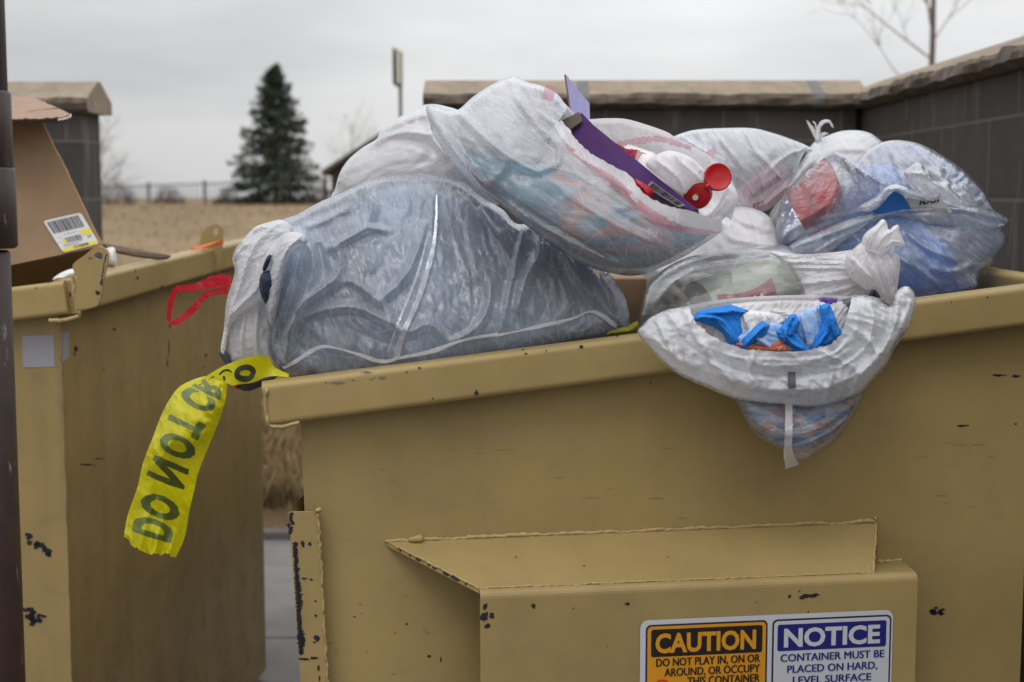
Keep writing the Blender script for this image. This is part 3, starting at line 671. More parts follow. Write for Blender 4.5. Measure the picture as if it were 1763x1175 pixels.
    chips(mb, P_WALL, [(1612 + rsx.normal(0, 7), 1052 + rsx.normal(0, 4), 9, 6) for _ in range(16)], 2, 15)
    mb.build("shell", [M_TAN, M_INNER, M_CHIP, plain("dull_scratch", (.25, .185, .085), .7)], root)
    # bumper channel at the front corner
    mb = MB(); P_CH = Plane(O_R - DN * .022, DN); a = P_CH.hit(497, 882); b = P_CH.hit(547, 881); a2 = P_CH.hit(522, 1240); b2 = P_CH.hit(568, 1240)
    bk = -DN * .10 + DU * .02; tk = -DN * .004
    mb.poly([a, a2, b2, b]); mb.poly([a + tk + DU * .004, b + tk, b2 + tk, a2 + tk + DU * .004]); mb.poly([a, b, b + tk, a + tk + DU * .004])
    mb.poly([a, a + bk, a2 + bk, a2]); mb.poly([a + tk + DU * .004, a2 + tk + DU * .004, a2 + bk + DU * .004, a + bk + DU * .004]); mb.poly([b, b2, b2 - DN * .026, b - DN * .026])
    q = resample(spline([a + bk + UP * .0, a + bk + UP * .012 + DU * .01, a + bk + UP * .019 + DU * .03, a + bk + UP * .02 + DU * .055], 6), .005)
    for i in range(len(q) - 1): mb.poly([q[i], q[i + 1], q[i + 1] - UP * .12, q[i] - UP * .12], 2)
    rs = np.random.RandomState(4); g = resample(np.array([b, b2]), .004) + rs.normal(0, .0008, (len(resample(np.array([b, b2]), .004)), 3)); mb.tube(g, .0022, 6, 1); mb.tube([b + DU * .001, b + DU * .001 + UP * .003, b + UP * .005], [.005, .006, .003], 8, 1)
    sp = []
    for y in np.arange(885, 920, 4): sp.append((501 + rs.normal(0, 2), y, 8, 8))
    for y in np.arange(936, 1126, 4):
        w = 8 + 7 * math.exp(-((y - 1100) / 14.) ** 2) + 5 * math.exp(-((y - 1035) / 16.) ** 2) + rs.rand() * 4; sp.append((503 + (y - 900) * .055 + w * .3, y, w, 8))
    sp += [(521, 936, 8, 14), (533, 936, 7, 9), (524, 996, 14, 3), (536, 998, 8, 4), (543, 1035, 5, 5), (544, 1060, 6, 7), (545, 1098, 12, 14), (541, 1106, 6, 4), (524, 1135, 26, 4), (540, 1133, 18, 5), (548, 1150, 5, 12), (550, 1168, 4, 14), (517, 1120, 4, 20)]
    chips(mb, P_CH, sp, 2, 7); mb.build("corner_channel", [M_TAN, M_WELD, M_CHIP], root)
    # fork pocket
    mb = MB(); tl, tr, fl, fr = P_WALL.hit(663, 931), P_WALL.hit(1500, 898), P_POC.hit(827, 1032), P_POC.hit(1580, 1003)
    fr = fl + DU * ((fr - fl) @ DU) + UP * (.5 * ((fr - fl)[2])); il = fl + (-DN) * .012 + UP * .012; ir = fr - DN * .012 + UP * .012
    u2 = (P_WALL.hit(1508, 900) - tl) @ DU; tr = tl + DU * u2 + UP * (tr[2] - tl[2])
    ir2 = il + (ir - il) * (((P_POC.hit(1508, 990) - fl) @ DU) / ((fr - fl) @ DU))
    mb.poly([tl, il, ir2, tr]); mb.poly([tl - UP * .007, tr - UP * .007, ir2 - UP * .007, il - UP * .007]); mb.poly([tl, tl - UP * .007, il - UP * .007, il])
    # rounded nose
    prev = [il, ir]
    for k in range(1, 6):
        a = math.pi / 2 * k / 5; cur = [fl - DN * .012 + DN * .012 * math.sin(a) + UP * .012 * math.cos(a), fr - DN * .012 + DN * .012 * math.sin(a) + UP * .012 * math.cos(a)]
        mb.poly([prev[0], cur[0], cur[1], prev[1]]); prev = cur
    dn = UP * -.26; mb.poly([prev[0], prev[0] + dn, prev[1] + dn, prev[1]]); mb.poly([prev[1], prev[1] + dn, prev[1] + dn - DN * .123, prev[1] - DN * .123 + UP * .0])
    mb.poly([prev[0] + dn, prev[0] - DN * .123 + dn, prev[1] - DN * .123 + dn, prev[1] + dn]); mb.poly([prev[0] - DN * .005, prev[1] - DN * .005, prev[1] - DN * .005 + dn, prev[0] - DN * .005 + dn])
    # raised end piece: the plate's turned-up return and the lower ledge right of it
    sh = P_WALL.hit(1556, 962); ledge_w = [tr - UP * .001, ir2, ir, P_WALL.hit(1553, 966), P_WALL.hit(1512, 970)]
    mb.poly([ir2, ir, P_WALL.hit(1553, 966), P_WALL.hit(1512, 969)]); mb.poly([tr, ir2, P_WALL.hit(1512, 969)])
    def bead(p, q, r, seed, amp=.0016):
        rs = np.random.RandomState(seed); g = resample(np.array([p, q]), .0035); n = len(g); lo = np.convolve(rs.normal(0, 1, n + 8), np.ones(9) / 3, 'valid')
        r = r * .58; g = g + UP * (amp * .55 * lo)[:, None] + rs.normal(0, .0005, g.shape); mb.tube(g, np.abs(r + rs.normal(0, r * .12, n) + r * .2 * lo), 7, 1)
    bead(tl + DN * .002, tr + DN * .002, .0048, 1); bead(tr + DN * .002, ir2 + DN * .001, .004, 2, .0008); bead(il + UP * .001, ir2 + UP * .001, .0026, 3, .0006); bead(tl, il + UP * .001, .0030, 4, .0008); bead(P_WALL.hit(1512, 968), P_WALL.hit(1553, 964), .005, 5, .0008)
    bead(tl + DU * .035 + UP * .002 + DN * .006, tl + DU * .055 + UP * .001 + DN * .006, .008, 6); bead(tr - DU * .004 + UP * .004, tr + UP * .004, .008, 7)
    dkc = [(834, 1062, 16, 26), (836, 1044, 10, 14), (846, 1060, 12, 12), (838, 1078, 14, 10), (918, 1043, 9, 9), (1080, 1040, 9, 7), (987, 1048, 3, 4), (1045, 1113, 2, 3), (1390, 1026, 32, 9), (1380, 1030, 12, 5), (1404, 1024, 18, 5), (1359, 1027, 6, 8), (1391, 1055, 3, 9), (1376, 1018, 4, 4), (1302, 1037, 3, 3), (1342, 1060, 3, 3)]
    chips(mb, P_POC, dkc, 2, 11)
    PT = Plane(il, np.cross(ir2 - il, tl - il) * (1 if np.cross(ir2 - il, tl - il)[2] > 0 else -1))
    chips(mb, PT, [(1005, 975, 6, 2), (888, 960, 4, 2), (1250, 920, 8, 3), (1300, 925, 5, 3), (1150, 960, 3, 2)], 2, 12, .001)
    for s_, l_ in ((.16, .02), (.27, .012), (.34, .05), (.47, .016), (.52, .035), (.63, .06), (.71, .09), (.86, .015)):
        p = tl + (il - tl) * s_ + UP * -.003 - DU * .0006; mb.tube([p, p + (il - tl) * l_ * .5 + UP * .0006, p + (il - tl) * l_], [.0012, .0024, .001], 5, 2)
    mb.build("fork_pocket", [M_TAN, M_WELD, M_CHIP], root)
    # sign plate
    o = P_POC.hit(1102, 1068, .002); wv = P_POC.hit(1537, 1050, .002) - o; sc = (wv @ DU) / 435; ex = DU * sc; ey = -UP * sc * 1.0
    ex = ex + UP * (wv[2] * .75 / 435)
    def S(x, y, lift=0.0): return o + ex * np.asarray(x)[..., None] + ey * np.asarray(y)[..., None] + DN * lift
    def rr(x0, y0, x1, y1, r, lift, mi):
        pts = []
        for cx, cy_, a0 in ((x1 - r, y0 + r, -90), (x1 - r, y1 - r, 0), (x0 + r, y1 - r, 90), (x0 + r, y0 + r, 180)):
            for k in range(7): a = math.radians(a0 + 15 * k); pts.append((cx + r * math.cos(a), cy_ + r * math.sin(a)))
        pts = np.array(pts); mb.add(S(pts[:, 0], pts[:, 1], lift), [tuple(range(len(pts)))[::-1]], mi)
    def tx(body, x0, x1, base, cap, mi, bold=.0):
        v, f = fit_glyphs(body, x0, x1, 0, cap, bold); dx = .45 if cap < 20 else 0.0
        for q, sx in enumerate((-dx, dx) if dx else (0,)): mb.add(S(v[:, 0] + sx, base - v[:, 1], .0017 + q * .0002), f, mi)
    mb = MB(); mb.box(S(np.array(6.), np.array(2.)) - DN * .0015, ex * 423, ey * 262, DN * .001); rr(0, 0, 435, 268, 14, 0, 0)
    rr(9, 8, 216, 262, 9, .0004, 4); rr(12, 11, 213, 259, 7, .0008, 1); rr(18, 16, 207, 62, 4, .0012, 2); tx("CAUTION", 25, 196, 56, 33, 1, .035)
    tx("DO NOT PLAY IN, ON OR", 27, 203, 78, 13, 2); tx("AROUND, OR OCCUPY", 41, 203, 95, 13, 2); tx("THIS CONTAINER", 80, 203, 111.5, 13, 2)
    an = np.linspace(0, 2 * math.pi, 33)
    for k in range(32):
        q = np.array([(math.cos(a) * r + 37, math.sin(a) * r + 116) for a, r in ((an[k], 16), (an[k + 1], 16), (an[k + 1], 13.5), (an[k], 13.5))]); mb.add(S(q[:, 0], q[:, 1], .0018), [(0, 1, 2, 3)], 5)
    q = np.array([(27, 105), (29, 103), (48, 126), (46, 128)]); mb.add(S(q[:, 0], q[:, 1], .0019), [(0, 1, 2, 3)], 5)
    for (a, b_) in (((30, 110), (41, 116)), ((33, 116), (38, 124)), ((38, 114), (46, 113))):
        q = np.array([a, (a[0] + 2, a[1] - 2), (b_[0] + 2, b_[1] - 2), b_]); mb.add(S(q[:, 0], q[:, 1], .0016), [(0, 1, 2, 3)], 2)
    rr(224, 8, 432, 262, 9, .0004, 4); rr(227, 11, 429, 259, 7, .0008, 0); rr(233, 17, 423, 62, 4, .0012, 3); tx("NOTICE", 244, 412, 56, 32, 0, .035)
    tx("CONTAINER MUST BE", 239, 420, 80, 12.5, 3); tx("PLACED ON HARD,", 251, 408, 99.5, 12.5, 3); tx("LEVEL SURFACE", 261, 398, 119, 12.5, 3)
    mb.build("warning_sign", [plain("sign_white", (.52, .54, .58), .4, .04, 9), plain("sign_orange", (.62, .27, .012), .4, .05, 9), plain("sign_black", (.012, .01, .01), .45), plain("sign_blue", (.016, .017, .17), .4, .05), plain("sign_navy_line", (.02, .012, .04), .5), plain("sign_red", (.5, .03, .02), .4)], root)
dumpster()

# ------------------------------------------------------------------ second dumpster behind (its rear edge with lid lugs)
A2 = math.radians(6); EU = np.array([math.sin(A2), math.cos(A2), 0]); EN = np.array([math.cos(A2), -math.sin(A2), 0])       # along its rear, out of its rear
EF = np.array([-math.cos(math.radians(3)), math.sin(math.radians(3)), 0]); EFN = np.array([-.05, -1.0, 0])
O_L = at(103, 560, 2.75); O_L[2] = 0
def dumpster_two():
    root = empty("dumpster", O_L + EF * .5 + EU * .7, "tan steel dumpster with two lid lugs and a torn cardboard box", "dumpster", "tan steel dumpsters")
    PW = Plane(O_L, EN); PF = Plane(O_L, EFN); PRF = Plane(O_L + EFN / np.linalg.norm(EFN) * .045, EFN); PRR = Plane(O_L + EN * .05, EN)
    zt = PRF.hit(130, 484)[2]; zt2 = PRR.hit(400, 420)[2]; LL = 1.38; ve = (EU * 1.0 + UP * (zt2 - zt) / 1.0); ve /= np.linalg.norm(ve)
    mb = MB(); f = lambda u, z: O_L + EU * u + UP * z
    mb.poly([f(0, .03), f(LL, .03), f(LL, zt2 - .03), f(0, zt - .03)]); mb.poly([O_L + UP * .03, O_L + UP * (zt - .03), O_L + EF * 1.1 + UP * (zt - .17), O_L + EF * 1.1 + UP * .03])
    mb.poly([f(0, .03) + EF * 1.1, f(LL, .03) + EF * 1.1, f(LL, zt2 - .17) + EF * 1.1, f(0, zt - .17) + EF * 1.1]); mb.poly([f(LL, .03), f(LL, zt2 - .03), f(LL, zt2 - .17) + EF * 1.1, f(LL, .03) + EF * 1.1])
    t = .006; mb.poly([f(t, .2) - EN * t, f(LL, .2) - EN * t, f(LL, zt2) - EN * t, f(t, zt) - EN * t], 1); mb.poly([O_L + UP * .2 + EU * t, O_L + EU * t + UP * (zt - .02), O_L + EU * t + EF * 1.1 + UP * (zt - .16), O_L + EU * t + EF * 1.1 + UP * .2], 1); mb.poly([f(0, .2), f(LL, .2), f(LL, .2) + EF * 1.1, f(0, .2) + EF * 1.1], 1)
    sp = [(112, 605, 12, 20), (107, 620, 8, 16), (130, 601, 7, 14), (128, 610, 5, 5), (291, 600, 2, 30), (288, 625, 2, 18), (292, 560, 3, 12), (354, 612, 5, 8), (196, 567, 8, 6), (352, 632, 3, 4), (178, 636, 3, 5), (150, 800, 30, 3), (170, 790, 20, 2), (437, 640, 3, 24), (410, 660, 3, 26)]
    chips(mb, PW, sp, 2, 4)
    rs = np.random.RandomState(8)
    chips(mb, PF, [(50 + q * 3.1 + rs.normal(0, 2), 922 + q * 2.8 + rs.normal(0, 3), 13, 10) for q in range(13)] + [(55 + rs.normal(0, 8), 1062 + rs.normal(0, 7), 12, 9) for q in range(22)], 2, 5)
    def patch(P, q, mi, off=.001): mb.poly([P.hit(x, y, off) for x, y in q][::-1], mi)
    patch(PF, [(38, 579), (93, 577), (95, 632), (40, 633)], 3); patch(PW, [(103, 574), (118, 571), (118, 614), (104, 628)], 3)
    rsn = np.random.RandomState(1); g = resample(np.array([O_L + UP * .03, O_L + UP * (zt - .03)]), .02); mb.tube(g + rsn.normal(0, .0006, g.shape), .003, 6, 1)
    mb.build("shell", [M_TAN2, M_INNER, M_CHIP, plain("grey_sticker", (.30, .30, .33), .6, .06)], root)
    mb = MB(); rh = .032; cR = O_L + EN * .025 + UP * (zt - rh) - EU * .03; mb.bar(cR, cR + ve * (LL + .05), EN * .026, UP * rh, .009)
    cF = O_L + EFN * .02 + UP * (zt - rh) + EN * .03; dF = EF * 1.0 + UP * -.125; dF /= np.linalg.norm(dF); upF = np.cross(dF, EFN); upF /= np.linalg.norm(upF); upF *= 1 if upF[2] > 0 else -1
    mb.bar(cF, cF + dF * 1.15, EFN * .026, upF * rh, .009); mb.bar(cF + dF * 1.15, cF + dF * 1.15 + EU * LL, EN * .024, UP * rh, .009)
    chips(mb, PRF, [(63, 500, 7, 15), (78, 497, 5, 7), (68, 523, 14, 5), (69, 527, 5, 8), (68, 537, 3, 10), (84, 486, 3, 6), (121, 507, 5, 12)], 2, 2, .0025); chips(mb, PRR, [(231, 466, 3, 5), (235, 478, 3, 8), (275, 497, 6, 4), (278, 494, 3, 6), (385, 468, 14, 4), (362, 473, 5, 3)], 2, 3, .003)
    g = resample(spline([PRF.hit(q[0], q[1], .004) for q in ((126, 474), (129, 500), (134, 535), (140, 541))], 6), .005); mb.tube(g + rsn.normal(0, .0008, g.shape), .004, 6, 1)
    g = resample(spline([PRF.hit(q[0], q[1], .004) for q in ((86, 552), (110, 552), (138, 544))], 6), .005); mb.tube(g + rsn.normal(0, .0008, g.shape), .0045, 6, 1)
    mb.build("rim", [M_TAN, M_WELD, M_CHIP], root)
    def lug(outline, hole, Y, name="lid_lug", extra=None, turn=0.0):
        mb = MB(); ol = resample(spline(outline, 5, True), 2.2, True); ho = np.array([(hole[0] + hole[2] * math.cos(a), hole[1] + hole[3] * math.sin(a)) for a in np.linspace(0, 6.283, 15)[:-1]])
        r = delaunay_2d_cdt([Vector(p) for p in np.concatenate([ol, ho]).tolist()], [(i, (i + 1) % len(ol)) for i in range(len(ol))] + [(len(ol) + i, len(ol) + (i + 1) % 14) for i in range(14)], [], 1, 1e-5)
        uv = np.array([tuple(p) for p in r[0]]); tri = [f for f in r[2] if not inside(uv[list(f)].mean(0)[None], ho)[0]]
        pl = Plane(at(outline[0][0], outline[0][1], Y), (turn, -1, 0)); a = pl.hit(uv[:, 0], uv[:, 1]); nb_ = pl.n * -.010
        fr_ = []
        for f_ in tri:
            p0, p1, p2 = uv[list(f_)]; cr = (p1[0] - p0[0]) * (p2[1] - p0[1]) - (p1[1] - p0[1]) * (p2[0] - p0[0]); fr_.append(tuple(f_) if cr < 0 else tuple(f_)[::-1])
        mb.add(a, fr_); mb.add(a + nb_, [f_[::-1] for f_ in fr_])
        for lp, base, nn in ((range(len(ol)), 0, len(ol)), (range(14), len(ol), 14)):
            for i in lp: mb.poly([a[base + i], a[base + (i + 1) % nn], a[base + (i + 1) % nn] + nb_, a[base + i] + nb_])
        if extra: extra(mb, pl)
        return mb.build(name, [M_TAN, M_WELD, M_CHIP], root)
    def ex1(mb, pl):
        rs = np.random.RandomState(3); chips(mb, pl, [(169, 505, 9, 9), (166, 503, 5, 9), (174, 487, 6, 12), (176, 482, 4, 8)] + [(182 - (y - 440) * .16 + rs.normal(0, .6), y, 3, 6) for y in range(440, 480, 5)] + [(156, 445, 12, 2)], 2, 3); chips(mb, pl, [(145, 470, 20, 14), (140, 480, 12, 8)], 2, 30, -.004)
    lug([(165, 425), (178, 427), (186, 436), (184, 455), (176, 495), (170, 522), (160, 529), (134, 533), (130, 520), (131, 478), (127, 468), (126, 455), (145, 440)], (170, 441, 8, 6), 2.68, "lid_lug", ex1, .06)
    lug([(355, 393), (372, 386), (382, 391), (384, 400), (381, 440), (377, 462), (357, 467), (350, 440), (345, 420), (346, 408)], (371, 399, 5, 7), 3.55, "lid_lug", None, .06)
    mb = MB(); q = [at(x, y, Y) for x, y, Y in ((328, 427, 3.46), (384, 413, 3.53), (384, 421, 3.53), (345, 429, 3.47), (328, 430, 3.46))]; mb.poly(q[::-1]); mb.poly([p + np.array([0, .004, 0]) for p in q]); mb.build("orange_mark", plain("orange_spray", (.62, .12, .02), .5), root)
dumpster_two()
# ------------------------------------------------------------------ film and stuffing materials
FM_GREY = film("milky_film_grey", (.85, .89, .97), .26, 1.35, .12, .2, 1.1, .45, 1.3, .05, .4)
FM_WHITE = film("white_film", (.90, .89, .91), .66, -.35, .22, .22, 1.0, .45, 1.0, .10, .5)
FM_OPEN = film("white_film_printed", (.86, .88, .93), .22, .55, .22, .2, 1.1, .45, 1.0, .10, .5)
FM_CLEAR = film("clear_film", (.90, .90, .93), .06, -.2, .30, .16, 1.4, .5, 1.3, .12, .6)
FM_CLEAR2 = film("clear_crinkled_film", (.83, .88, .98), .25, .7, .26, .18, 1.3, .5, 1.2, .16, .7)
FM_HAZY = film("hazy_film", (.88, .88, .92), .42, .9, .30, .17, 1.3, .5, 1.1, .14, .6)
FM_HANG = film("white_sack_film", (.91, .92, .95), .80, .15, .2, .22, 1.0, .45, .8, .08, .5)
FM_THIN = film("thin_white_film", (.82, .86, .93), .16, .2, .25, .2, 1.2, .5, .8, .12, .5)
FM_KNOT = film("gathered_film", (.92, .91, .93), .80, 1.2, .2, .36, .4, .5, 1.0, .08, .5)
FM_RED = film("red_drawstring", (.55, .012, .03), .93, .2, .1, .3, .5, .4, 1.0, .05, .4)
FM_PINK = film("pink_hem_film", (.78, .30, .37), .46, .3, .3, .36, .4, .45, 1.0, .25, .4)
def blot(name, stops, scale=6, rough=.85, kind='LINEAR', scale3=(1, 1, 1), grain=.05):
    t = NT(name); tc = t.n("ShaderNodeTexCoord"); mp = t.n("ShaderNodeMapping"); mp.inputs["Scale"].default_value = scale3; t.l(tc.outputs["UV"], mp.inputs[0])
    n = t.noise(mp.outputs[0], scale, 4, .55, .6); n2 = t.noise(mp.outputs[0], scale * 14, 4, .6)
    return t.pbr(t.mix(grain, t.ramp(n, stops, kind), t.ramp(n2, [(.3, 0.0), (.7, 1.0)])), rough, t.bump(n2, .1, .003))
M_CLOTH = blot("blue_grey_clothing", [(.3, (.035, .045, .065)), (.45, (.11, .155, .23)), (.6, (.22, .30, .41)), (.78, (.06, .075, .11))], 5, .9, "LINEAR", (1, .6, 1), .02)
M_NAVY = plain("navy_denim", (.012, .022, .05), .9, .3, 60, .4)
M_LINT = blot("pale_linen", [(.3, (.45, .44, .44)), (.6, (.62, .61, .62)), (.75, (.36, .35, .36))], 9)
M_PRINT = blot("printed_wrapping", [(.28, (.40, .40, .43)), (.38, (.09, .24, .32)), (.49, (.05, .14, .21)), (.54, (.36, .15, .11)), (.6, (.06, .19, .27)), (.72, (.5, .36, .06))], 4.5, .6, 'LINEAR', (1, 2.2, 1))
M_BLUEP = blot("blue_paper_pack", [(.3, (.02, .12, .44)), (.5, (.05, .22, .68)), (.66, (.36, .5, .75)), (.8, (.04, .18, .56))], 5, .5)
M_TISSUE = blot("crumpled_tissue", [(.3, (.5, .48, .43)), (.55, (.72, .7, .66)), (.75, (.42, .39, .33))], 12)
M_REDB = plain("red_carton", (.36, .012, .016), .45, .08, 20)
M_PURPLE = plain("purple_carton", (.042, .004, .085), .8, .12, 12)
M_LAV = plain("lavender_card", (.30, .29, .52), .6, .08, 60)
M_KRAFT = plain("brown_cardboard", (.27, .175, .10), .85, .12, 14, .15)
M_KRAFTD = plain("cardboard_edge", (.15, .095, .055), .9, .25, 90, .3)
M_CAPR = plain("red_cap_plastic", (.46, .005, .009), .42, .05, 20, .05)
M_BOTTLE = plain("white_bottle_plastic", (.74, .72, .70), .35, .06, 9, .05, Subsurface_Weight=.1)
M_PWHITE = plain("white_paper", (.68, .67, .66), .7, .08, 12, .2)
M_INK = plain("black_ink", (.015, .015, .018), .6)
M_BLUEF = plain("bright_blue_fabric", (.012, .20, .62), .85, .12, 60, .5)
M_SKYF = blot("pale_blue_print", [(.35, (.55, .6, .7)), (.5, (.2, .38, .68)), (.65, (.62, .65, .72))], 16, .8)

# dumpster rim depth along the photo, for resting things on it
def rimY(px): return 2.0756 / (1 - .1584 * (np.asarray(px, float) - 881.5) / F)
def lin(y0, Y0, y1, Y1, kx=0.0, x0=881): return lambda x, y: Y0 + (np.asarray(y, float) - y0) / (y1 - y0) * (Y1 - Y0) + kx * (np.asarray(x, float) - x0) / 1000
def bagroot(name, px, py, Y, label, cat, group=None):
    return empty(name, at(px, py, Y), label, cat, group)
GB = "plastic rubbish bags heaped in the dumpster"

# ---- the big grey-blue bag on the front corner
def bag_grey():
    root = bagroot("garbage_bag", 740, 600, 2.15, "large milky bag of grey-blue clothing slumped over the dumpster's front corner", "garbage bag", GB)
    Yf = lin(300, 2.30, 640, 2.13, .10, 600)
    out = [(484, 637), (467, 612), (462, 562), (456, 520), (448, 480), (450, 440), (470, 396), (486, 379), (513, 369), (551, 348), (591, 331), (632, 312), (666, 304), (700, 300), (734, 299), (768, 303), (799, 315), (830, 340), (866, 362), (890, 386), (925, 384), (975, 408), (1020, 440), (1050, 472), (1069, 499), (1079, 523), (1084, 554), (1078, 570), (1050, 580), (1000, 592), (900, 612), (760, 634), (650, 650), (560, 655), (505, 655)]
    L = Lobe(out, Yf, .10, .16, 3.6, seed=1)
    L.bumps(120, .016, 4); L.bumps(46, .007, 6, .9, 1.8)
    for pts, w, a, sh in (
        ([(745, 330), (742, 420), (718, 510), (690, 580), (678, 622)], 15, .010, 1.2),
        ([(500, 404), (520, 410), (537, 440), (534, 484), (505, 555), (490, 625)], 20, .030, 1.3),
        ([(571, 420), (586, 445), (582, 474), (551, 500), (515, 530), (490, 580)], 15, .024, 1.3),
        ([(565, 430), (612, 404), (634, 394), (668, 398)], 13, .016, 1.2), ([(628, 320), (640, 350), (629, 396)], 22, .016, 1.3),
        ([(560, 505), (598, 484), (642, 511), (668, 540), (672, 560)], 14, .013, 1.2), ([(735, 380), (716, 440), (690, 486), (650, 520)], 18, .017, 1.4),
        ([(480, 600), (503, 560), (551, 536), (610, 530), (655, 548), (700, 572), (738, 560), (770, 585)], 16, .013, 1.2),
        ([(775, 590), (815, 570), (838, 535), (846, 480)], 15, .012, 1.3), ([(905, 385), (892, 440), (878, 500), (862, 575)], 12, .014, 1.2), ([(930, 390), (928, 440), (905, 480), (890, 540)], 22, .018, 1.4),
        ([(960, 404), (990, 470), (1040, 530), (1075, 560)], 20, .013, 1.4), ([(985, 420), (1050, 500), (1066, 560)], 13, .010, 1.2),
        ([(452, 500), (470, 450), (500, 410)], 16, .022, 1.3), ([(600, 360), (560, 380), (520, 395)], 16, .010, 1.3), ([(470, 590), (482, 540), (500, 480), (508, 440)], 12, .018, 1.3)): L.fold(pts, w * .8, a * 1.25, sh)
    for pts, w, a in (([(545, 420), (553, 450), (560, 470)], 14, -.026), ([(515, 425), (505, 470), (480, 520)], 9, -.02), ([(590, 560), (660, 590), (720, 585)], 26, -.012), ([(640, 420), (660, 450), (640, 480)], 24, -.010), ([(800, 540), (780, 520), (800, 500)], 24, -.008), ([(560, 370), (610, 372), (640, 360)], 18, -.010)): L.fold(pts, w, a * .7, 1.2)
    L.crease(60, .006, 5, 1.25, 2.2); L.crease(24, .0028, 6, 1.45, 3.0); L.crease(11, .0009, 9, 1.3, 3.0)
    L.mesh().crumple(.11, .0, 1.35, None, .035, .016, 110, 3, .0016, .35, False, 1.0, .35)
    L.crumple(.09, .02, 1.3, None, .012, .04, 60, 8, .0008, .4, False, 1.0, .6)
    mb = MB(); L.into(mb); mb.build("bag_film", FM_GREY, root)
    mb = MB(); ribbon(mb, L, [(752, 335), (747, 420), (722, 510), (694, 575), (682, 618)], [2, 6, 9, 8, 11], .003, 0, .15, 1); ribbon(mb, L, [(738, 400), (716, 480), (684, 560), (668, 606)], [2, 4, 5, 3], .003, 0, .2, 2); mb.build("seam", FM_HAZY, root); mb = MB()
    ribbon(mb, L, [(487, 634), (510, 622), (537, 604), (556, 597), (580, 600), (619, 611), (648, 621), (668, 622), (686, 617), (717, 611), (751, 603), (785, 590), (821, 581), (857, 576)], [5, 8, 3, 7, 5, 8, 4, 6], .006, 0, .12, 3)
    ribbon(mb, L, [(855, 578), (930, 562), (985, 549), (1014, 537), (1036, 543), (1060, 561), (1078, 566)], [4, 3, 7, 5, 3, 8, 6], .006, 0, .12, 4); mb.build("hem", FM_WHITE, root)
    # the loose mouth at its corner
    mb = MB()
    A = Lobe([(486, 379), (459, 384), (438, 392), (418, 413), (405, 430), (400, 447), (404, 468), (396, 498), (389, 525), (385, 569), (380, 600), (386, 608), (398, 560), (425, 538), (455, 515), (478, 470), (500, 420), (505, 395)], lin(380, 2.17, 640, 2.10), .05, .05, 3.2, seed=3)
    A.fold([(480, 385), (440, 420), (415, 480), (392, 560)], 12, .012); A.fold([(500, 400), (462, 450), (440, 500), (400, 540)], 10, .015); A.fold([(470, 390), (430, 400), (408, 440)], 9, .008)
    A.wrinkle(4, 0, (500, 395)).mesh().crumple(0.15, .0, 1.9, (500, 395), 0.07, .012, 90, 4, .0015); A.into(mb)
    B = Lobe([(500, 400), (523, 404), (530, 418), (505, 430), (492, 460), (482, 510), (470, 560), (458, 538), (456, 500), (466, 450), (480, 415)], 2.10, .045, .03, 3.2, seed=5)
    B.fold([(515, 410), (490, 440), (475, 490), (466, 540)], 8, .014); B.fold([(525, 414), (498, 450), (486, 500)], 6, .012); B.wrinkle(5, 0, (515, 405)).mesh().crumple(0.15, 0, 2.0, (515, 405), 0.056, .012, 70, 5, .0012); B.into(mb)
    mb.build("bag_mouth", FM_WHITE, root)
    mb = MB()
    Yr = 2.10
    for pts, wd in (([(398, 484), (372, 484), (340, 494), (303, 498)], [20, 22, 12, 11]), ([(303, 498), (294, 520), (290, 552)], [9, 10, 7]), ([(290, 552), (302, 556), (330, 535), (356, 508), (392, 500)], [6, 13, 12, 11, 12])):
        ribbon(mb, None, pts, wd, .0, 0, .08, 3, 4, lambda x, y: Yr - .004 * np.sin(x * .11) + .010 * (np.asarray(y, float) - 510) / 50)
    mb.build("drawstring", FM_RED, root)
bag_grey()
def clothes():
    root = bagroot("bundled_clothing", 760, 590, 2.25, "grey-blue clothing showing through the large milky bag", "clothing")
    Yf = lin(300, 2.33, 640, 2.17, .10, 600); mb = MB()
    L = Lobe([(500, 630), (490, 560), (480, 470), (510, 390), (600, 350), (660, 325), (740, 318), (800, 345), (880, 400), (960, 425), (1030, 480), (1050, 545), (980, 578), (860, 606), (700, 628), (580, 642)], Yf, .062, .12, 6, seed=2)
    L.bumps(110, .016, 14); L.fold([(520, 540), (600, 500), (700, 560)], 30, .012); L.fold([(780, 360), (760, 450), (800, 560)], 40, .012); L.into(mb); mb.build("garment", M_CLOTH, root)
    mb = MB(); N = Lobe([(452, 470), (474, 466), (478, 480), (470, 510), (462, 526), (452, 515), (446, 490)], 2.085, .03, .03, 3, seed=2); N.wrinkle(3, 1.2, None).mesh().crumple(0.125, 0, 1.2, None, 0.07, .02, 40, 3); N.into(mb)
    N = Lobe([(452, 462), (460, 442), (468, 440), (462, 458), (455, 468)], 2.08, .02, .02, 3, seed=2); N.into(mb); mb.build("denim", M_NAVY, root)
clothes()
def small_white_bag():
    root = bagroot("garbage_bag", 425, 600, 2.14, "small crinkled pinkish white bag squeezed out at the dumpster's open corner", "garbage bag", GB); mb = MB()
    L = Lobe([(398, 560), (415, 530), (445, 515), (460, 520), (468, 560), (466, 600), (470, 640), (430, 640), (400, 632), (392, 600)], lin(520, 2.15, 640, 2.16), .05, .05, 3.2, seed=7)
    L.fold([(420, 540), (415, 590), (420, 630)], 10, .010); L.fold([(445, 530), (440, 580), (446, 630)], 9, .008); L.wrinkle(12, 1.5, None).mesh().crumple(0.15, .04, 1.5, None, 0.056, .014, 90, 12, .0014); L.into(mb); mb.build("bag_film", FM_WHITE, root)
small_white_bag()
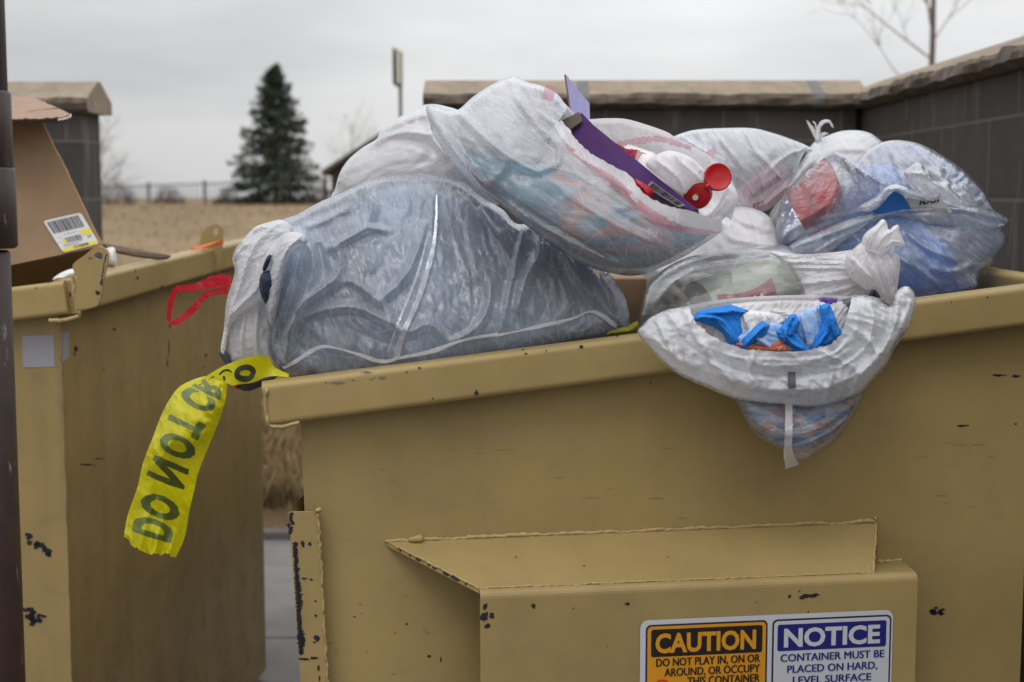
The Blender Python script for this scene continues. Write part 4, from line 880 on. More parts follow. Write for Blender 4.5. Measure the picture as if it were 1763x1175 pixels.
def rag_scrap():
    root = bagroot("dark_rag", 440, 655, 2.12, "dark slate rag poking out under the yellow tape at the dumpster corner", "rag"); mb = MB()
    L = Lobe([(402, 640), (440, 634), (480, 640), (478, 655), (452, 665), (428, 674), (412, 670), (398, 655)], 2.13, .03, .04, 3.2, seed=2); L.fold([(410, 650), (440, 660), (470, 648)], 8, .01); L.wrinkle(3, .3, None).mesh().crumple(0.15, .02, .3, None, 0.056, .015, 60, 3); L.into(mb)
    L = Lobe([(376, 606), (386, 602), (400, 620), (404, 640), (396, 642), (384, 622)], 2.14, .02, .02, 3, seed=2); L.into(mb); mb.build("rag_cloth", plain("slate_rag", (.07, .075, .09), .9, .3, 60, .4), root)
    mb = MB(); L = Lobe([(401, 660), (408, 661), (413, 670), (404, 668)], 2.115, .01, .01, 2.5); L.into(mb); mb.build("red_scrap", M_CAPR, root)
rag_scrap()

# ---- yellow caution tape
def m_tape():
    t = NT("yellow_tape"); c = t.coord("UV"); n = t.noise(c, 30, 6, .7); n2 = t.noise(c, 9, 4, .6)
    col = t.ramp(n, [(.35, (.66, .60, .004)), (.7, (.80, .76, .008))]); col = t.mix(t.ramp(n2, [(.6, 0), (.75, .5)]), col, (.3, .3, .06))
    d = t.n("ShaderNodeBsdfPrincipled"); t.l(col, d.inputs["Base Color"]); d.inputs["Roughness"].default_value = .38; nb = t.bump(n, .35, .003); t.l(nb, d.inputs["Normal"])
    tl = t.n("ShaderNodeBsdfTranslucent"); t.l(col, tl.inputs[0]); m = t.n("ShaderNodeMixShader"); m.inputs[0].default_value = .42; t.l(d.outputs[0], m.inputs[1]); t.l(tl.outputs[0], m.inputs[2]); t.l(m.outputs[0], t.out.inputs[0]); return t.m
M_TAPE = m_tape(); M_TINK = plain("green_black_print", (.11, .15, .03), .45, .2, 40); M_TINK2 = plain("dark_print", (.02, .026, .006), .5, .2, 40)
def caution_tape():
    root = bagroot("caution_tape", 300, 900, 2.0, "torn yellow tape with green lettering dangling between the dumpsters", "tape")
    Lft = spline([(213, 929), (219, 890), (237, 838), (246, 798), (262, 756), (282, 706), (305, 692 - 22), (330, 655), (352, 648)], 10); Rgt = spline([(304, 957), (318, 925), (326, 880), (336, 838), (341, 815), (358, 772), (378, 722), (388, 690), (391, 660)], 10)
    n = 140; Lf, Rg = resample(Lft, 1), resample(Rgt, 1); tt = np.linspace(0, 1, n)
    Lf = np.stack([np.interp(tt, np.linspace(0, 1, len(Lf)), Lf[:, k]) for k in (0, 1)], 1); Rg = np.stack([np.interp(tt, np.linspace(0, 1, len(Rg)), Rg[:, k]) for k in (0, 1)], 1)
    rs = np.random.RandomState(6); jag = np.convolve(rs.normal(0, 1.3, 60), np.ones(7) / 7, 'same'); vn = VNoise(9); m = 80; ns = 520
    def S(s, t):
        q = np.clip(s, 0, 1) * (n - 1); i = np.minimum(q.astype(int), n - 2); f = (q - i)[..., None]
        a = Lf[i] * (1 - f) + Lf[i + 1] * f; b = Rg[i] * (1 - f) + Rg[i + 1] * f; p = a * (1 - t[..., None]) + b * t[..., None]
        fl = np.clip(1 - s * 3.4, 0, 1)
        return p, 2.00 + .03 * s - .045 * np.sin(t * 3.1 + .9 * np.sin(s * 5)) + .02 * np.sin(s * 6.5) + .022 * vn.fbm(s * 8, t * 1.6, 3) + .008 * np.sin(t * 20 + 5 * vn.fbm(s * 3, t, 2)) * fl + .006 * np.abs(vn.fbm(s * 14 + t * 3, t * 4 - s * 5, 2)) * 2
    ss, ts = np.meshgrid(np.linspace(0, 1, ns), np.linspace(0, 1, m), indexing='ij'); p, Y = S(ss, ts); p = p.copy()
    k = np.clip(1 - ss * 14, 0, 1); p[..., 1] += k * 7 * np.interp(ts, np.linspace(0, 1, 60), jag) - 3 * k * np.sin(ts * 7 + 1) + 8 * k * np.sin(ts * math.pi)
    # the mirrored words run up the strip, letter tops to the right edge
    sc = ((ss[:-1, :-1] + ss[1:, 1:]) / 2).ravel(); tc_ = ((ts[:-1, :-1] + ts[1:, 1:]) / 2).ravel(); Q = np.stack([sc + .012 * vn.fbm(sc * 11 + 5, tc_ * 2.5, 2), tc_ + .10 * vn.fbm(sc * 9, tc_ * 1.5 + 8, 2)], 1); mi = np.zeros(len(Q), int)
    def word(body, s0, s1, t0=.13, t1=.80):
        v, f = fit_glyphs(body, 0, 1, 0, 1, .05); v = np.array(v); y = (v[:, 1] - v[:, 1].min()) / (v[:, 1].max() - v[:, 1].min()); g = np.stack([s0 + (s1 - s0) * v[:, 0], t0 + (t1 - t0) * y], 1)
        for fc in f:
            hit_ = inside(Q, g[list(fc)]); mi[hit_] = 1
    word("D", .06, .155); word("O", .165, .285, .14, .86); word("N", .355, .475); word("O", .505, .62, .12, .84); word("T", .635, .74); word("C", .79, .885, .10, .82); word("R", .893, .985, .14, .86)
    mb = MB(); P = CAM + ray(p[..., 0], p[..., 1]) * Y[..., None]; fc = np.array([(i * m + j, i * m + j + 1, (i + 1) * m + j + 1, (i + 1) * m + j) for i in range(ns - 1) for j in range(m - 1)])
    mb.add(P.reshape(-1, 3), fc.tolist(), 0, p.reshape(-1, 2) / 1000, True); mb.m = mi.tolist()
    # the stretch folded over and running back under the bag
    U = spline([(330, 664), (352, 650), (378, 634), (400, 624), (428, 615), (460, 613), (472, 632), (497, 644)], 8); Lo = spline([(372, 690), (388, 662), (400, 664), (412, 662), (435, 659), (456, 650), (474, 648), (497, 650)], 8); n2 = 60
    U, Lo = resample(U, 1), resample(Lo, 1); q = np.linspace(0, 1, n2); U = np.stack([np.interp(q, np.linspace(0, 1, len(U)), U[:, k]) for k in (0, 1)], 1); Lo = np.stack([np.interp(q, np.linspace(0, 1, len(Lo)), Lo[:, k]) for k in (0, 1)], 1)
    a, b = np.meshgrid(q, np.linspace(0, 1, 10), indexing='ij'); pp = U[:, None] * (1 - b[..., None]) + Lo[:, None] * b[..., None]; YY = 2.035 + .035 * a + .006 * np.sin(a * 9 + b * 2)
    mb.add((CAM + ray(pp[..., 0], pp[..., 1]) * YY[..., None]).reshape(-1, 3), [(i * 10 + j, i * 10 + j + 1, (i + 1) * 10 + j + 1, (i + 1) * 10 + j) for i in range(n2 - 1) for j in range(9)], 0, pp.reshape(-1, 2) / 1000, True)
    for pts, w in (([(438, 637), (434, 648), (424, 653), (411, 650), (408, 643), (414, 635), (428, 633), (436, 640), (432, 650)], [4, 8, 11, 10, 9, 9, 10, 10, 7]), ([(377, 646), (385, 639), (394, 638), (399, 642)], [3, 4, 4, 2]), ([(385, 648), (387, 655)], [4, 4]), ([(343, 663), (354, 660), (364, 652), (368, 648)], [2, 5, 4, 2])):
        ribbon(mb, None, pts, w, 0, 2, 0, 1, 2, lambda x, y: 2.029 + .035 * np.clip((np.asarray(x, float) - 340) / 150, 0, 1) - .004)
    mb.build("tape_strip", [M_TAPE, M_TINK, M_TINK2], root)
caution_tape()
def tape_scrap():
    root = bagroot("tape_scrap", 1075, 572, 2.16, "yellow-green scrap of tape on the rim beside the hanging white sack", "tape"); mb = MB()
    L = Lobe([(1045, 574), (1062, 566), (1080, 562), (1096, 553), (1100, 562), (1090, 572), (1060, 580)], 2.16, .01, .01, 3); L.wrinkle(2, .3, None).mesh().crumple(0.125, 0, .3, None, 0.056, .02, 40, 2); L.into(mb); mb.build("tape_strip", plain("dull_yellow_tape", (.20, .20, .012), .5, .3, 50), root)
tape_scrap()

# ---- rounded white bag behind
def bag_round():
    root = bagroot("garbage_bag", 700, 320, 2.5, "rounded tight white bag behind the large grey-blue one against the sky", "garbage bag", GB); mb = MB()
    L = Lobe([(572, 345), (577, 325), (585, 298), (600, 275), (625, 254), (648, 240), (655, 226), (675, 210), (700, 195), (735, 180), (770, 184), (800, 198), (840, 250), (870, 330), (840, 360), (780, 350), (700, 350), (630, 350)], lin(180, 2.50, 340, 2.46), .13, .2, 3.8, seed=4)
    L.fold([(640, 250), (668, 236), (700, 228), (740, 232)], 14, .014, skew=.5); L.fold([(655, 228), (690, 214), (730, 200), (780, 210)], 14, .012); L.fold([(740, 185), (742, 230), (770, 270), (808, 312)], 14, .02); L.fold([(590, 320), (600, 290), (615, 270)], 10, .006)
    L.fold([(665, 240), (720, 244), (750, 260)], 16, -.012)
    L.wrinkle(9, 2.75, None).mesh().crumple(0.088, .0, 2.75, None, 0.084, .012, 110, 9, .0014, .35, False, .8, .35); L.crumple(.035, 0, 2.9, None, .04, .04, 40, 4, .0006); L.into(mb); mb.build("bag_film", FM_WHITE, root)
    mb = MB(); L = Lobe([(600, 330), (620, 275), (680, 225), (750, 210), (810, 240), (845, 320), (760, 340)], 2.5, .09, .1, 7, seed=4); L.bumps(60, .02, 5); L.into(mb); mb.build("stuffing", M_LINT, root)
bag_round()

# ---- the open bag lying on top: outer skin, inner far wall, gathered red hem
def bag_open():
    root = bagroot("garbage_bag", 1000, 440, 2.2, "open white bag with red drawstring hem lying on top of the heap", "garbage bag", GB)
    Yf = lambda x, y: 2.27 - .14 * fsm((np.asarray(y, float) - 150) / 310) + .10 * (np.asarray(x, float) - 950) / 300 * 1.0
    lip = [(962, 210), (972, 226), (1006, 263), (1051, 287), (1080, 302), (1098, 328), (1125, 349), (1158, 358), (1203, 367), (1238, 378), (1257, 372)]
    out = [(735, 181), (770, 188), (789, 189), (813, 168), (843, 148), (873, 133), (890, 131), (908, 142), (929, 147), (957, 160), (972, 178), (985, 192), (1003, 205), (1040, 204), (1076, 205), (1110, 214), (1147, 227), (1162, 236), (1190, 250), (1218, 266), (1240, 284), (1256, 304), (1270, 336), (1264, 362), (1256, 384), (1238, 403), (1211, 421), (1182, 440), (1152, 455), (1113, 471), (1080, 475), (1040, 468), (1000, 454), (950, 422), (905, 388), (870, 360), (825, 326), (800, 304), (778, 280), (758, 252), (742, 222)]
    mouth = lip + [(1262, 366), (1290, 350), (1280, 290), (1160, 215), (1000, 185), (985, 180), (972, 190)]
    L = Lobe(out, Yf, .12, .12, 3.6, seed=6, lip=lip, mouth=mouth)
    L.bumps(110, .012, 21)
    for pts, w, a, sh in (([(785, 190), (830, 235), (890, 280), (925, 296)], 12, .020, 1.2), ([(738, 190), (765, 235), (800, 285), (830, 322)], 14, .022, 1.2), ([(800, 195), (850, 250), (872, 280), (840, 320)], 16, .012, 1.3), ([(880, 135), (892, 170), (930, 220), (960, 250)], 14, .016, 1.2), ([(905, 145), (925, 190), (955, 215)], 10, .010, 1.2),
        ([(930, 300), (1000, 350), (1080, 400), (1160, 430)], 20, .010, 1.3), ([(925, 296), (960, 280), (965, 240)], 9, .012, 1.2), ([(870, 350), (930, 390), (1000, 430), (1080, 460)], 12, .010, 1.2), ([(975, 235), (1040, 300), (1110, 350), (1200, 392)], 10, .008, 1.2), ([(850, 175), (840, 205), (850, 235)], 18, .010, 1.4)): L.fold(pts, w, a, sh)
    L.wrinkle(13, .62, None).mesh().crumple(0.112, .0, .62, None, 0.084, .012, 120, 13, .0015, .35, False, .9, .3); L.crumple(.045, 0, .6, None, .04, .035, 50, 14, .0007, .35, False, .9, .3)
    mb = MB(); L.into(mb, 0, 1); mb.build("bag_film", [FM_OPEN, FM_KNOT], root)
    # near hem: a folded band along the lip with the red string inside
    mb = MB(); ribbon(mb, L, [(960, 212), (1000, 262), (1048, 291), (1078, 310), (1098, 338), (1125, 358), (1160, 370), (1203, 381), (1240, 390), (1256, 378)], [16, 20, 18, 16, 18, 24, 26, 26, 22, 14], .006, 0, .18, 3); mb.build("hem", FM_KNOT, root)
    mb = MB(); ribbon(mb, L, [(975, 250), (1010, 280), (1060, 315), (1098, 352), (1130, 376), (1170, 392), (1215, 398), (1240, 396)], [6, 9, 12, 15, 17, 17, 15, 8], .003, 0, .1, 5); ribbon(mb, L, [(936, 158), (945, 160), (955, 162)], [26, 28, 26], .008, 0, 0, 2); mb.build("drawstring_hem", FM_PINK, root)
    mb = MB()
    Rm = Lobe([(1175, 372), (1215, 372), (1236, 352), (1245, 330), (1250, 315), (1262, 322), (1270, 338), (1264, 362), (1250, 376), (1256, 380), (1240, 392), (1200, 384)], 2.24, .03, .03, 3.2, seed=8); Rm.fold([(1190, 376), (1230, 366), (1254, 340)], 9, .01); Rm.wrinkle(2, .3, None).mesh().crumple(0.125, 0, .3, None, 0.056, .014, 60, 2); Rm.into(mb); mb.build("rolled_edge", FM_KNOT, root); mb = MB()
    Cw = Lobe([(1112, 284), (1128, 268), (1155, 260), (1190, 272), (1216, 298), (1224, 318), (1198, 320), (1180, 336), (1168, 330), (1140, 310)], 2.215, .03, .03, 3, seed=4); Cw.fold([(1130, 275), (1160, 300), (1178, 328)], 9, .012); Cw.fold([(1160, 264), (1185, 290), (1205, 312)], 9, .012); Cw.wrinkle(5, .6, None, 1.6).mesh().crumple(.14, 0, .6, None, .04, .014, 60, 5); Cw.into(mb); mb.build("inner_fold", FM_KNOT, root); mb = MB()
    Lp = Lobe([(930, 150), (947, 158), (960, 165), (972, 178), (984, 192), (980, 205), (965, 214), (956, 200), (946, 180), (932, 172)], 2.30, .03, .02, 3, seed=8); Lp.wrinkle(2, 1.0, None).mesh().crumple(0.15, 0, 1.0, None, 0.056, .014, 60, 2); Lp.into(mb)
    mb.build("gathered_edge", FM_KNOT, root)
    mb = MB(); ribbon(mb, None, [(1063, 248), (1100, 243), (1135, 240), (1165, 247), (1190, 256)], [9, 11, 9, 10, 6], .004, 0, .35, 6, 3, L.far(.02)); ribbon(mb, None, [(1214, 268), (1224, 264), (1234, 259)], [10, 11, 9], .0, 0, 0, 6, 3, 2.34); mb.build("far_drawstring_hem", FM_PINK, root)
    mb = MB(); ribbon(mb, None, [(1054, 246), (1064, 254), (1076, 264), (1092, 267), (1110, 272)], [4, 13, 17, 20, 14], 0, 0, .1, 1, 3, lambda x, y: 2.29 + .012 * np.sin(np.asarray(x, float) * .2)); mb.build("drawstring_end", FM_RED, root); mb = MB()
    Hd = Lobe([(1092, 306), (1098, 310), (1124, 326), (1122, 342), (1126, 350), (1138, 352), (1128, 356), (1112, 350), (1100, 336), (1094, 320)], 2.165, .018, .012, 2.8, seed=3); Hd.fold([(1098, 314), (1112, 330), (1118, 348)], 6, .006); Hd.into(mb); mb.build("drawstring", FM_RED, root)
    mb = MB(); L2 = Lobe([(800, 265), (850, 262), (930, 285), (990, 300), (1060, 345), (1130, 382), (1205, 396), (1222, 406), (1170, 436), (1110, 461), (1050, 460), (1000, 444), (935, 402), (880, 358), (825, 316)], lambda x, y: Yf(x, y) + .0, .095, .07, 6, seed=3); L2.bumps(70, .008, 5); L2.into(mb)
    mb.build("printed_wrapper", M_PRINT, root)
    mb = MB(); L2 = Lobe([(790, 215), (850, 165), (890, 150), (930, 170), (950, 220), (930, 280), (870, 300), (820, 280)], lambda x, y: Yf(x, y) + .01, .07, .07, 7, seed=3); L2.bumps(60, .02, 9); L2.into(mb); mb.build("stuffing", M_LINT, root)
    mb = MB()
    for pts, w in (([(1128, 398), (1122, 392), (1116, 396), (1118, 406), (1126, 408), (1131, 400), (1126, 394)], 2.2), ([(1128, 404), (1134, 410)], 2.2), ([(1146, 404), (1146, 396)], 2)): ribbon(mb, L2 if False else L, pts, w, .001, 0, 0, 1, 1.5)
    mb.build("print", plain('faint_print', (.34, .38, .40), .7), root)
bag_open()
def slab(name, mats, quad, Y, thick, parent=None, mi_front=0, build=True, mb=None):
    """a flat board: photo corners each with a distance, given real thickness"""
    P = np.array([at(x, y, Yq) for (x, y), Yq in zip(quad, Y)]); n = np.cross(P[1] - P[0], P[-1] - P[0]); n /= np.linalg.norm(n); n *= 1 if n[1] < 0 else -1
    B = P - n * thick; mb = mb or MB(); k = len(P); f = tuple(range(k))
    cr = np.cross(P[1] - P[0], P[2] - P[1]) @ n
    mb.add(np.concatenate([P, B]), [f if cr > 0 else f[::-1]], mi_front); mb.add(np.concatenate([P, B]), [tuple(k + i for i in (f[::-1] if cr > 0 else f))], mi_front)
    mb.add(np.concatenate([P, B]), [(i, (i + 1) % k, k + (i + 1) % k, k + i) for i in range(k)], min(1, len(mats) - 1))
    return mb, P, n
def purple_carton():
    root = bagroot("purple_carton", 1080, 290, 2.25, "long flattened purple carton with a barcode stuck in the open bag", "carton")
    mb, P, n = slab("", [0, 1], [(1001, 194), (1022, 216), (1100, 280), (1140, 312), (1203, 362), (1190, 362), (1150, 350), (1110, 330), (1075, 300), (1040, 280), (1003, 262), (978, 238), (975, 229)], np.array([2.30, 2.28, 2.24, 2.215, 2.18, 2.18, 2.19, 2.2, 2.215, 2.23, 2.25, 2.27, 2.28]) - .02, .012); mb.build("panel", [M_PURPLE, M_KRAFTD], root)
    mb, P, n = slab("", [0], [(997, 193), (1003, 208), (974, 228), (962, 210)], np.array([2.30, 2.285, 2.265, 2.285]) - .024, .004); mb.build("flap", plain("brown_flap", (.085, .06, .04), .8, .2, 30), root)
    Yb = lambda x, y: 2.198 - .02 - .035 * (np.asarray(x, float) - 1115) / 60; mb = MB(); q = np.array([(1122, 312), (1180, 354), (1168, 357), (1112, 322)])
    def T(a, b): return (q[0] * (1 - a) * (1 - b) + q[1] * a * (1 - b) + q[2] * a * b + q[3] * (1 - a) * b)
    def quad(a0, b0, a1, b1, mi, l): p = np.array([T(a0, b0), T(a1, b0), T(a1, b1), T(a0, b1)]); mb.add(CAM + ray(p[:, 0], p[:, 1]) * (Yb(p[:, 0], p[:, 1]) - l)[:, None], [(3, 2, 1, 0)], mi)
    quad(0, 0, 1, 1, 0, .0); rs = np.random.RandomState(3); a = .06
    while a < .93: w = rs.choice([.012, .02, .034]); quad(a, .08, a + w, .8, 1, .001); a += w + rs.choice([.012, .02, .03])
    mb.build("barcode_label", [plain("grey_label", (.3, .28, .3), .6), M_INK], root)
purple_carton()
def lavender():
    root = bagroot("lavender_card", 995, 190, 2.5, "pointed lavender card sticking up behind the open bag", "card"); mb, P, n = slab("", [0, 1], [(974, 128), (997, 157), (1015, 178), (1016, 212), (986, 212)], [2.50, 2.51, 2.52, 2.5, 2.47], .004); mb.build("panel", [M_LAV, M_KRAFTD], root)
lavender()
def ring(c, n, r, k, ph=0):
    n = n / np.linalg.norm(n); a = np.cross(n, [0, 0, 1.0]); a /= np.linalg.norm(a); b = np.cross(n, a); t = np.linspace(0, 2 * math.pi, k, endpoint=False) + ph
    return c + r * (np.cos(t)[:, None] * a + np.sin(t)[:, None] * b)
def lathe(mb, c, n, prof, k=28, mi=0):
    """prof: (distance along n, radius)"""
    n = np.asarray(n, float) / np.linalg.norm(n); v = np.concatenate([ring(c + n * h, n, max(r, 1e-5), k) for h, r in prof]); m = len(prof)
    f = [(i * k + j, i * k + (j + 1) % k, (i + 1) * k + (j + 1) % k, (i + 1) * k + j) for i in range(m - 1) for j in range(k)]
    mb.add(v, f, mi, None, True); mb.add(v[:k], [tuple(range(k))[::-1]], mi); mb.add(v[-k:], [tuple(range(k))], mi)
def bottle():
    root = bagroot("squeeze_bottle", 1150, 300, 2.3, "white squeeze bottle with an open red flip cap in the open bag", "bottle")
    c = at(1200, 336, 2.215); d = c - at(1100, 268, 2.32); d /= np.linalg.norm(d); mb = MB()
    lathe(mb, c - d * .10 + np.array([0, .03, -.012]), d, [(0, .02), (.004, .028), (.03, .032), (.065, .031), (.08, .026), (.09, .018), (.10, .0175)], 32); mb.build("body", M_BOTTLE, root)
    nz = np.array([-.30, -1.0, -.25]); nz /= np.linalg.norm(nz); r = 24 / F * 2.2
    c2 = at(1200, 337, 2.21); mb = MB(); lathe(mb, c2 + nz * -.018, nz, [(0, r), (.018, r), (.021, r * .96), (.0225, r * .86), (.0225, r * .2)], 36); lathe(mb, c2 + nz * .004, nz, [(0, .006), (.004, .006), (.0045, .0045)], 16); mb.build("cap", M_CAPR, root)
    mb = MB(); lathe(mb, c2 + nz * .0086 + np.array([-.001, 0, -.001]), nz, [(0, .0045), (.001, .0045)], 14); mb.build("spout_hole", M_PWHITE, root)
    nl = np.array([.10, -1.0, .12]); c3 = at(1236, 305, 2.2); mb = MB(); lathe(mb, c3 + nl * -.006, nl, [(0, r * .96), (.002, r), (.007, r), (.0092, r * .97), (.0096, r * .90), (.0086, r * .86), (.0088, .004)], 40)
    h = at(1218, 321, 2.197); mb.tube([h + np.array([-.004, 0, -.003]), h, h + np.array([.004, 0, .003])], [.0035, .005, .0035], 10); mb.build("flip_lid", M_CAPR, root)
bottle()
def jug():
    root = bagroot("white_jug", 1110, 290, 2.34, "translucent white jug lying behind the purple carton", "bottle"); mb = MB()
    c = at(1082, 292, 2.33); d = np.array([.75, -.25, -.3]); d /= np.linalg.norm(d); lathe(mb, c - d * .02, d, [(0, .03), (.006, .038), (.05, .04), (.06, .034), (.066, .026)], 28); mb.build("body", M_BOTTLE, root)
jug()

# ---- bags on the far side
def bag_clear_red():
    root = bagroot("garbage_bag", 1270, 350, 2.66, "hazy bag with a sharp corner holding a red-printed packet", "garbage bag", GB); mb = MB()
    L = Lobe([(1140, 260), (1157, 238), (1180, 228), (1205, 223), (1245, 221), (1294, 221), (1329, 229), (1362, 240), (1391, 252), (1399, 261), (1384, 265), (1370, 298), (1355, 322), (1330, 348), (1312, 366), (1270, 372), (1220, 360), (1160, 330)], 2.66, .14, .16, 3.6, seed=5)
    L.fold([(1170, 235), (1215, 262), (1250, 300), (1265, 340)], 10, .012); L.fold([(1240, 240), (1265, 270), (1278, 290)], 8, .012); L.fold([(1398, 260), (1370, 262), (1345, 276), (1320, 300)], 9, .012); L.fold([(1285, 230), (1300, 260), (1330, 290), (1345, 310)], 10, .010); L.fold([(1200, 228), (1230, 280), (1245, 340)], 8, .008)
    L.wrinkle(21, .9, None).mesh().crumple(0.1, 0, .9, None, 0.07, .012, 90, 21, .0014); L.crumple(.04, 0, 1.1, None, .04, .04, 40, 2, .0007); L.into(mb); mb.build("bag_film", FM_HAZY, root)
bag_clear_red()
def red_packet():
    root = bagroot("printed_packet", 1320, 330, 2.62, "white packet with red lettering seen through the hazy bag", "packet"); mb, P, n = slab("", [0], [(1262, 335), (1340, 270), (1357, 292), (1354, 322), (1318, 352), (1290, 358)], [2.6, 2.61, 2.6, 2.59, 2.57, 2.57], .02)
    mb.build("wrapper", plain("packet_pink_white", (.62, .45, .46), .6, .1, 30), root); mb = MB(); rs = np.random.RandomState(2)
    for k in range(9):
        a = k / 9; x = 1290 + 58 * a; y = 340 - 42 * a + 8; l = 13 + rs.rand() * 4
        ribbon(mb, None, [(x, y), (x + 4, y - l)], 4.5, 0, 0, 0, k, 3, 2.568)
        if k % 2: ribbon(mb, None, [(x, y), (x + 7, y - l * .6)], 3.2, 0, 0, 0, k, 3, 2.568)
    for k in range(8): ribbon(mb, None, [(1284 + k * 4, 345 - k * 2.5), (1278 + k * 4, 326 - k * 3)], 2.4, 0, 0, 0, k, 3, 2.568)
    mb.build("red_lettering", plain("packet_red", (.5, .03, .07), .6), root)
    mb = MB()
    for k, ch in enumerate("FPO"):
        v, f = fit_glyphs(ch, 0, 5, 0, 6, .02); q = np.stack([1297 + k * 6.2 + v[:, 0] + v[:, 1] * .1, 357 - k * 2.6 - v[:, 1] - v[:, 0] * -.0], 1); mb.add(CAM + ray(q[:, 0], q[:, 1]) * 2.566, f)
    mb.build("small_print", M_INK, root)
red_packet()
def bag_ponytail():
    root = bagroot("garbage_bag", 1440, 330, 2.9, "plump white bag with a frayed tuft at its top near the wall corner", "garbage bag", GB); mb = MB()
    L = Lobe([(1320, 400), (1335, 350), (1360, 310), (1384, 272), (1400, 247), (1430, 232), (1457, 225), (1490, 227), (1512, 239), (1530, 262), (1530, 320), (1480, 380), (1400, 410)], 2.9, .2, .2, 4, seed=5)
    for k in range(7): L.fold([(1345 + k * 4, 350 - k * 8), (1390 + k * 6, 292 - k * 8), (1440 + k * 8, 262 - k * 5), (1500 + k * 4, 262 - k * 3)], 7, .007)
    L.wrinkle(6, -.3, None).mesh().crumple(0.088, 0, -.3, None, 0.056, .014, 90, 6, .0012, .35, False, .7, .3); L.into(mb); mb.build("bag_film", FM_WHITE, root)
    mb = MB(); rs = np.random.RandomState(5); Yt = 2.86
    for pts, w in (([(1412, 246), (1406, 236), (1400, 226), (1394, 216), (1389, 208)], [10, 9, 6, 4, 1]), ([(1408, 240), (1409, 226), (1412, 216), (1420, 209), (1430, 208)], [12, 9, 6, 5, 1]), ([(1418, 210), (1428, 210), (1434, 220)], [4, 3, 1]), ([(1405, 242), (1416, 232), (1424, 230)], [10, 6, 2]), ([(1408, 228), (1404, 214), (1400, 210)], [5, 3, 1])):
        pl = resample(spline(pts, 8), 1.2); ww = np.interp(np.linspace(0, 1, len(pl)), np.linspace(0, 1, len(w)), w)
        for q in range(5): off = rs.normal(0, .22, 2); g = pl + off * ww[:, None] + rs.normal(0, .5, pl.shape); mb.tube(CAM + ray(g[:, 0], g[:, 1]) * (Yt + rs.normal(0, .004)), np.maximum(ww * .26, .35) / F * Yt, 5)
    mb.build("tuft", FM_KNOT, root)
    mb = MB(); L = Lobe([(1345, 395), (1375, 310), (1410, 260), (1480, 245), (1515, 280), (1480, 360)], 2.9, .14, .12, 8, seed=5); L.into(mb); mb.build("stuffing", M_LINT, root)
bag_ponytail()
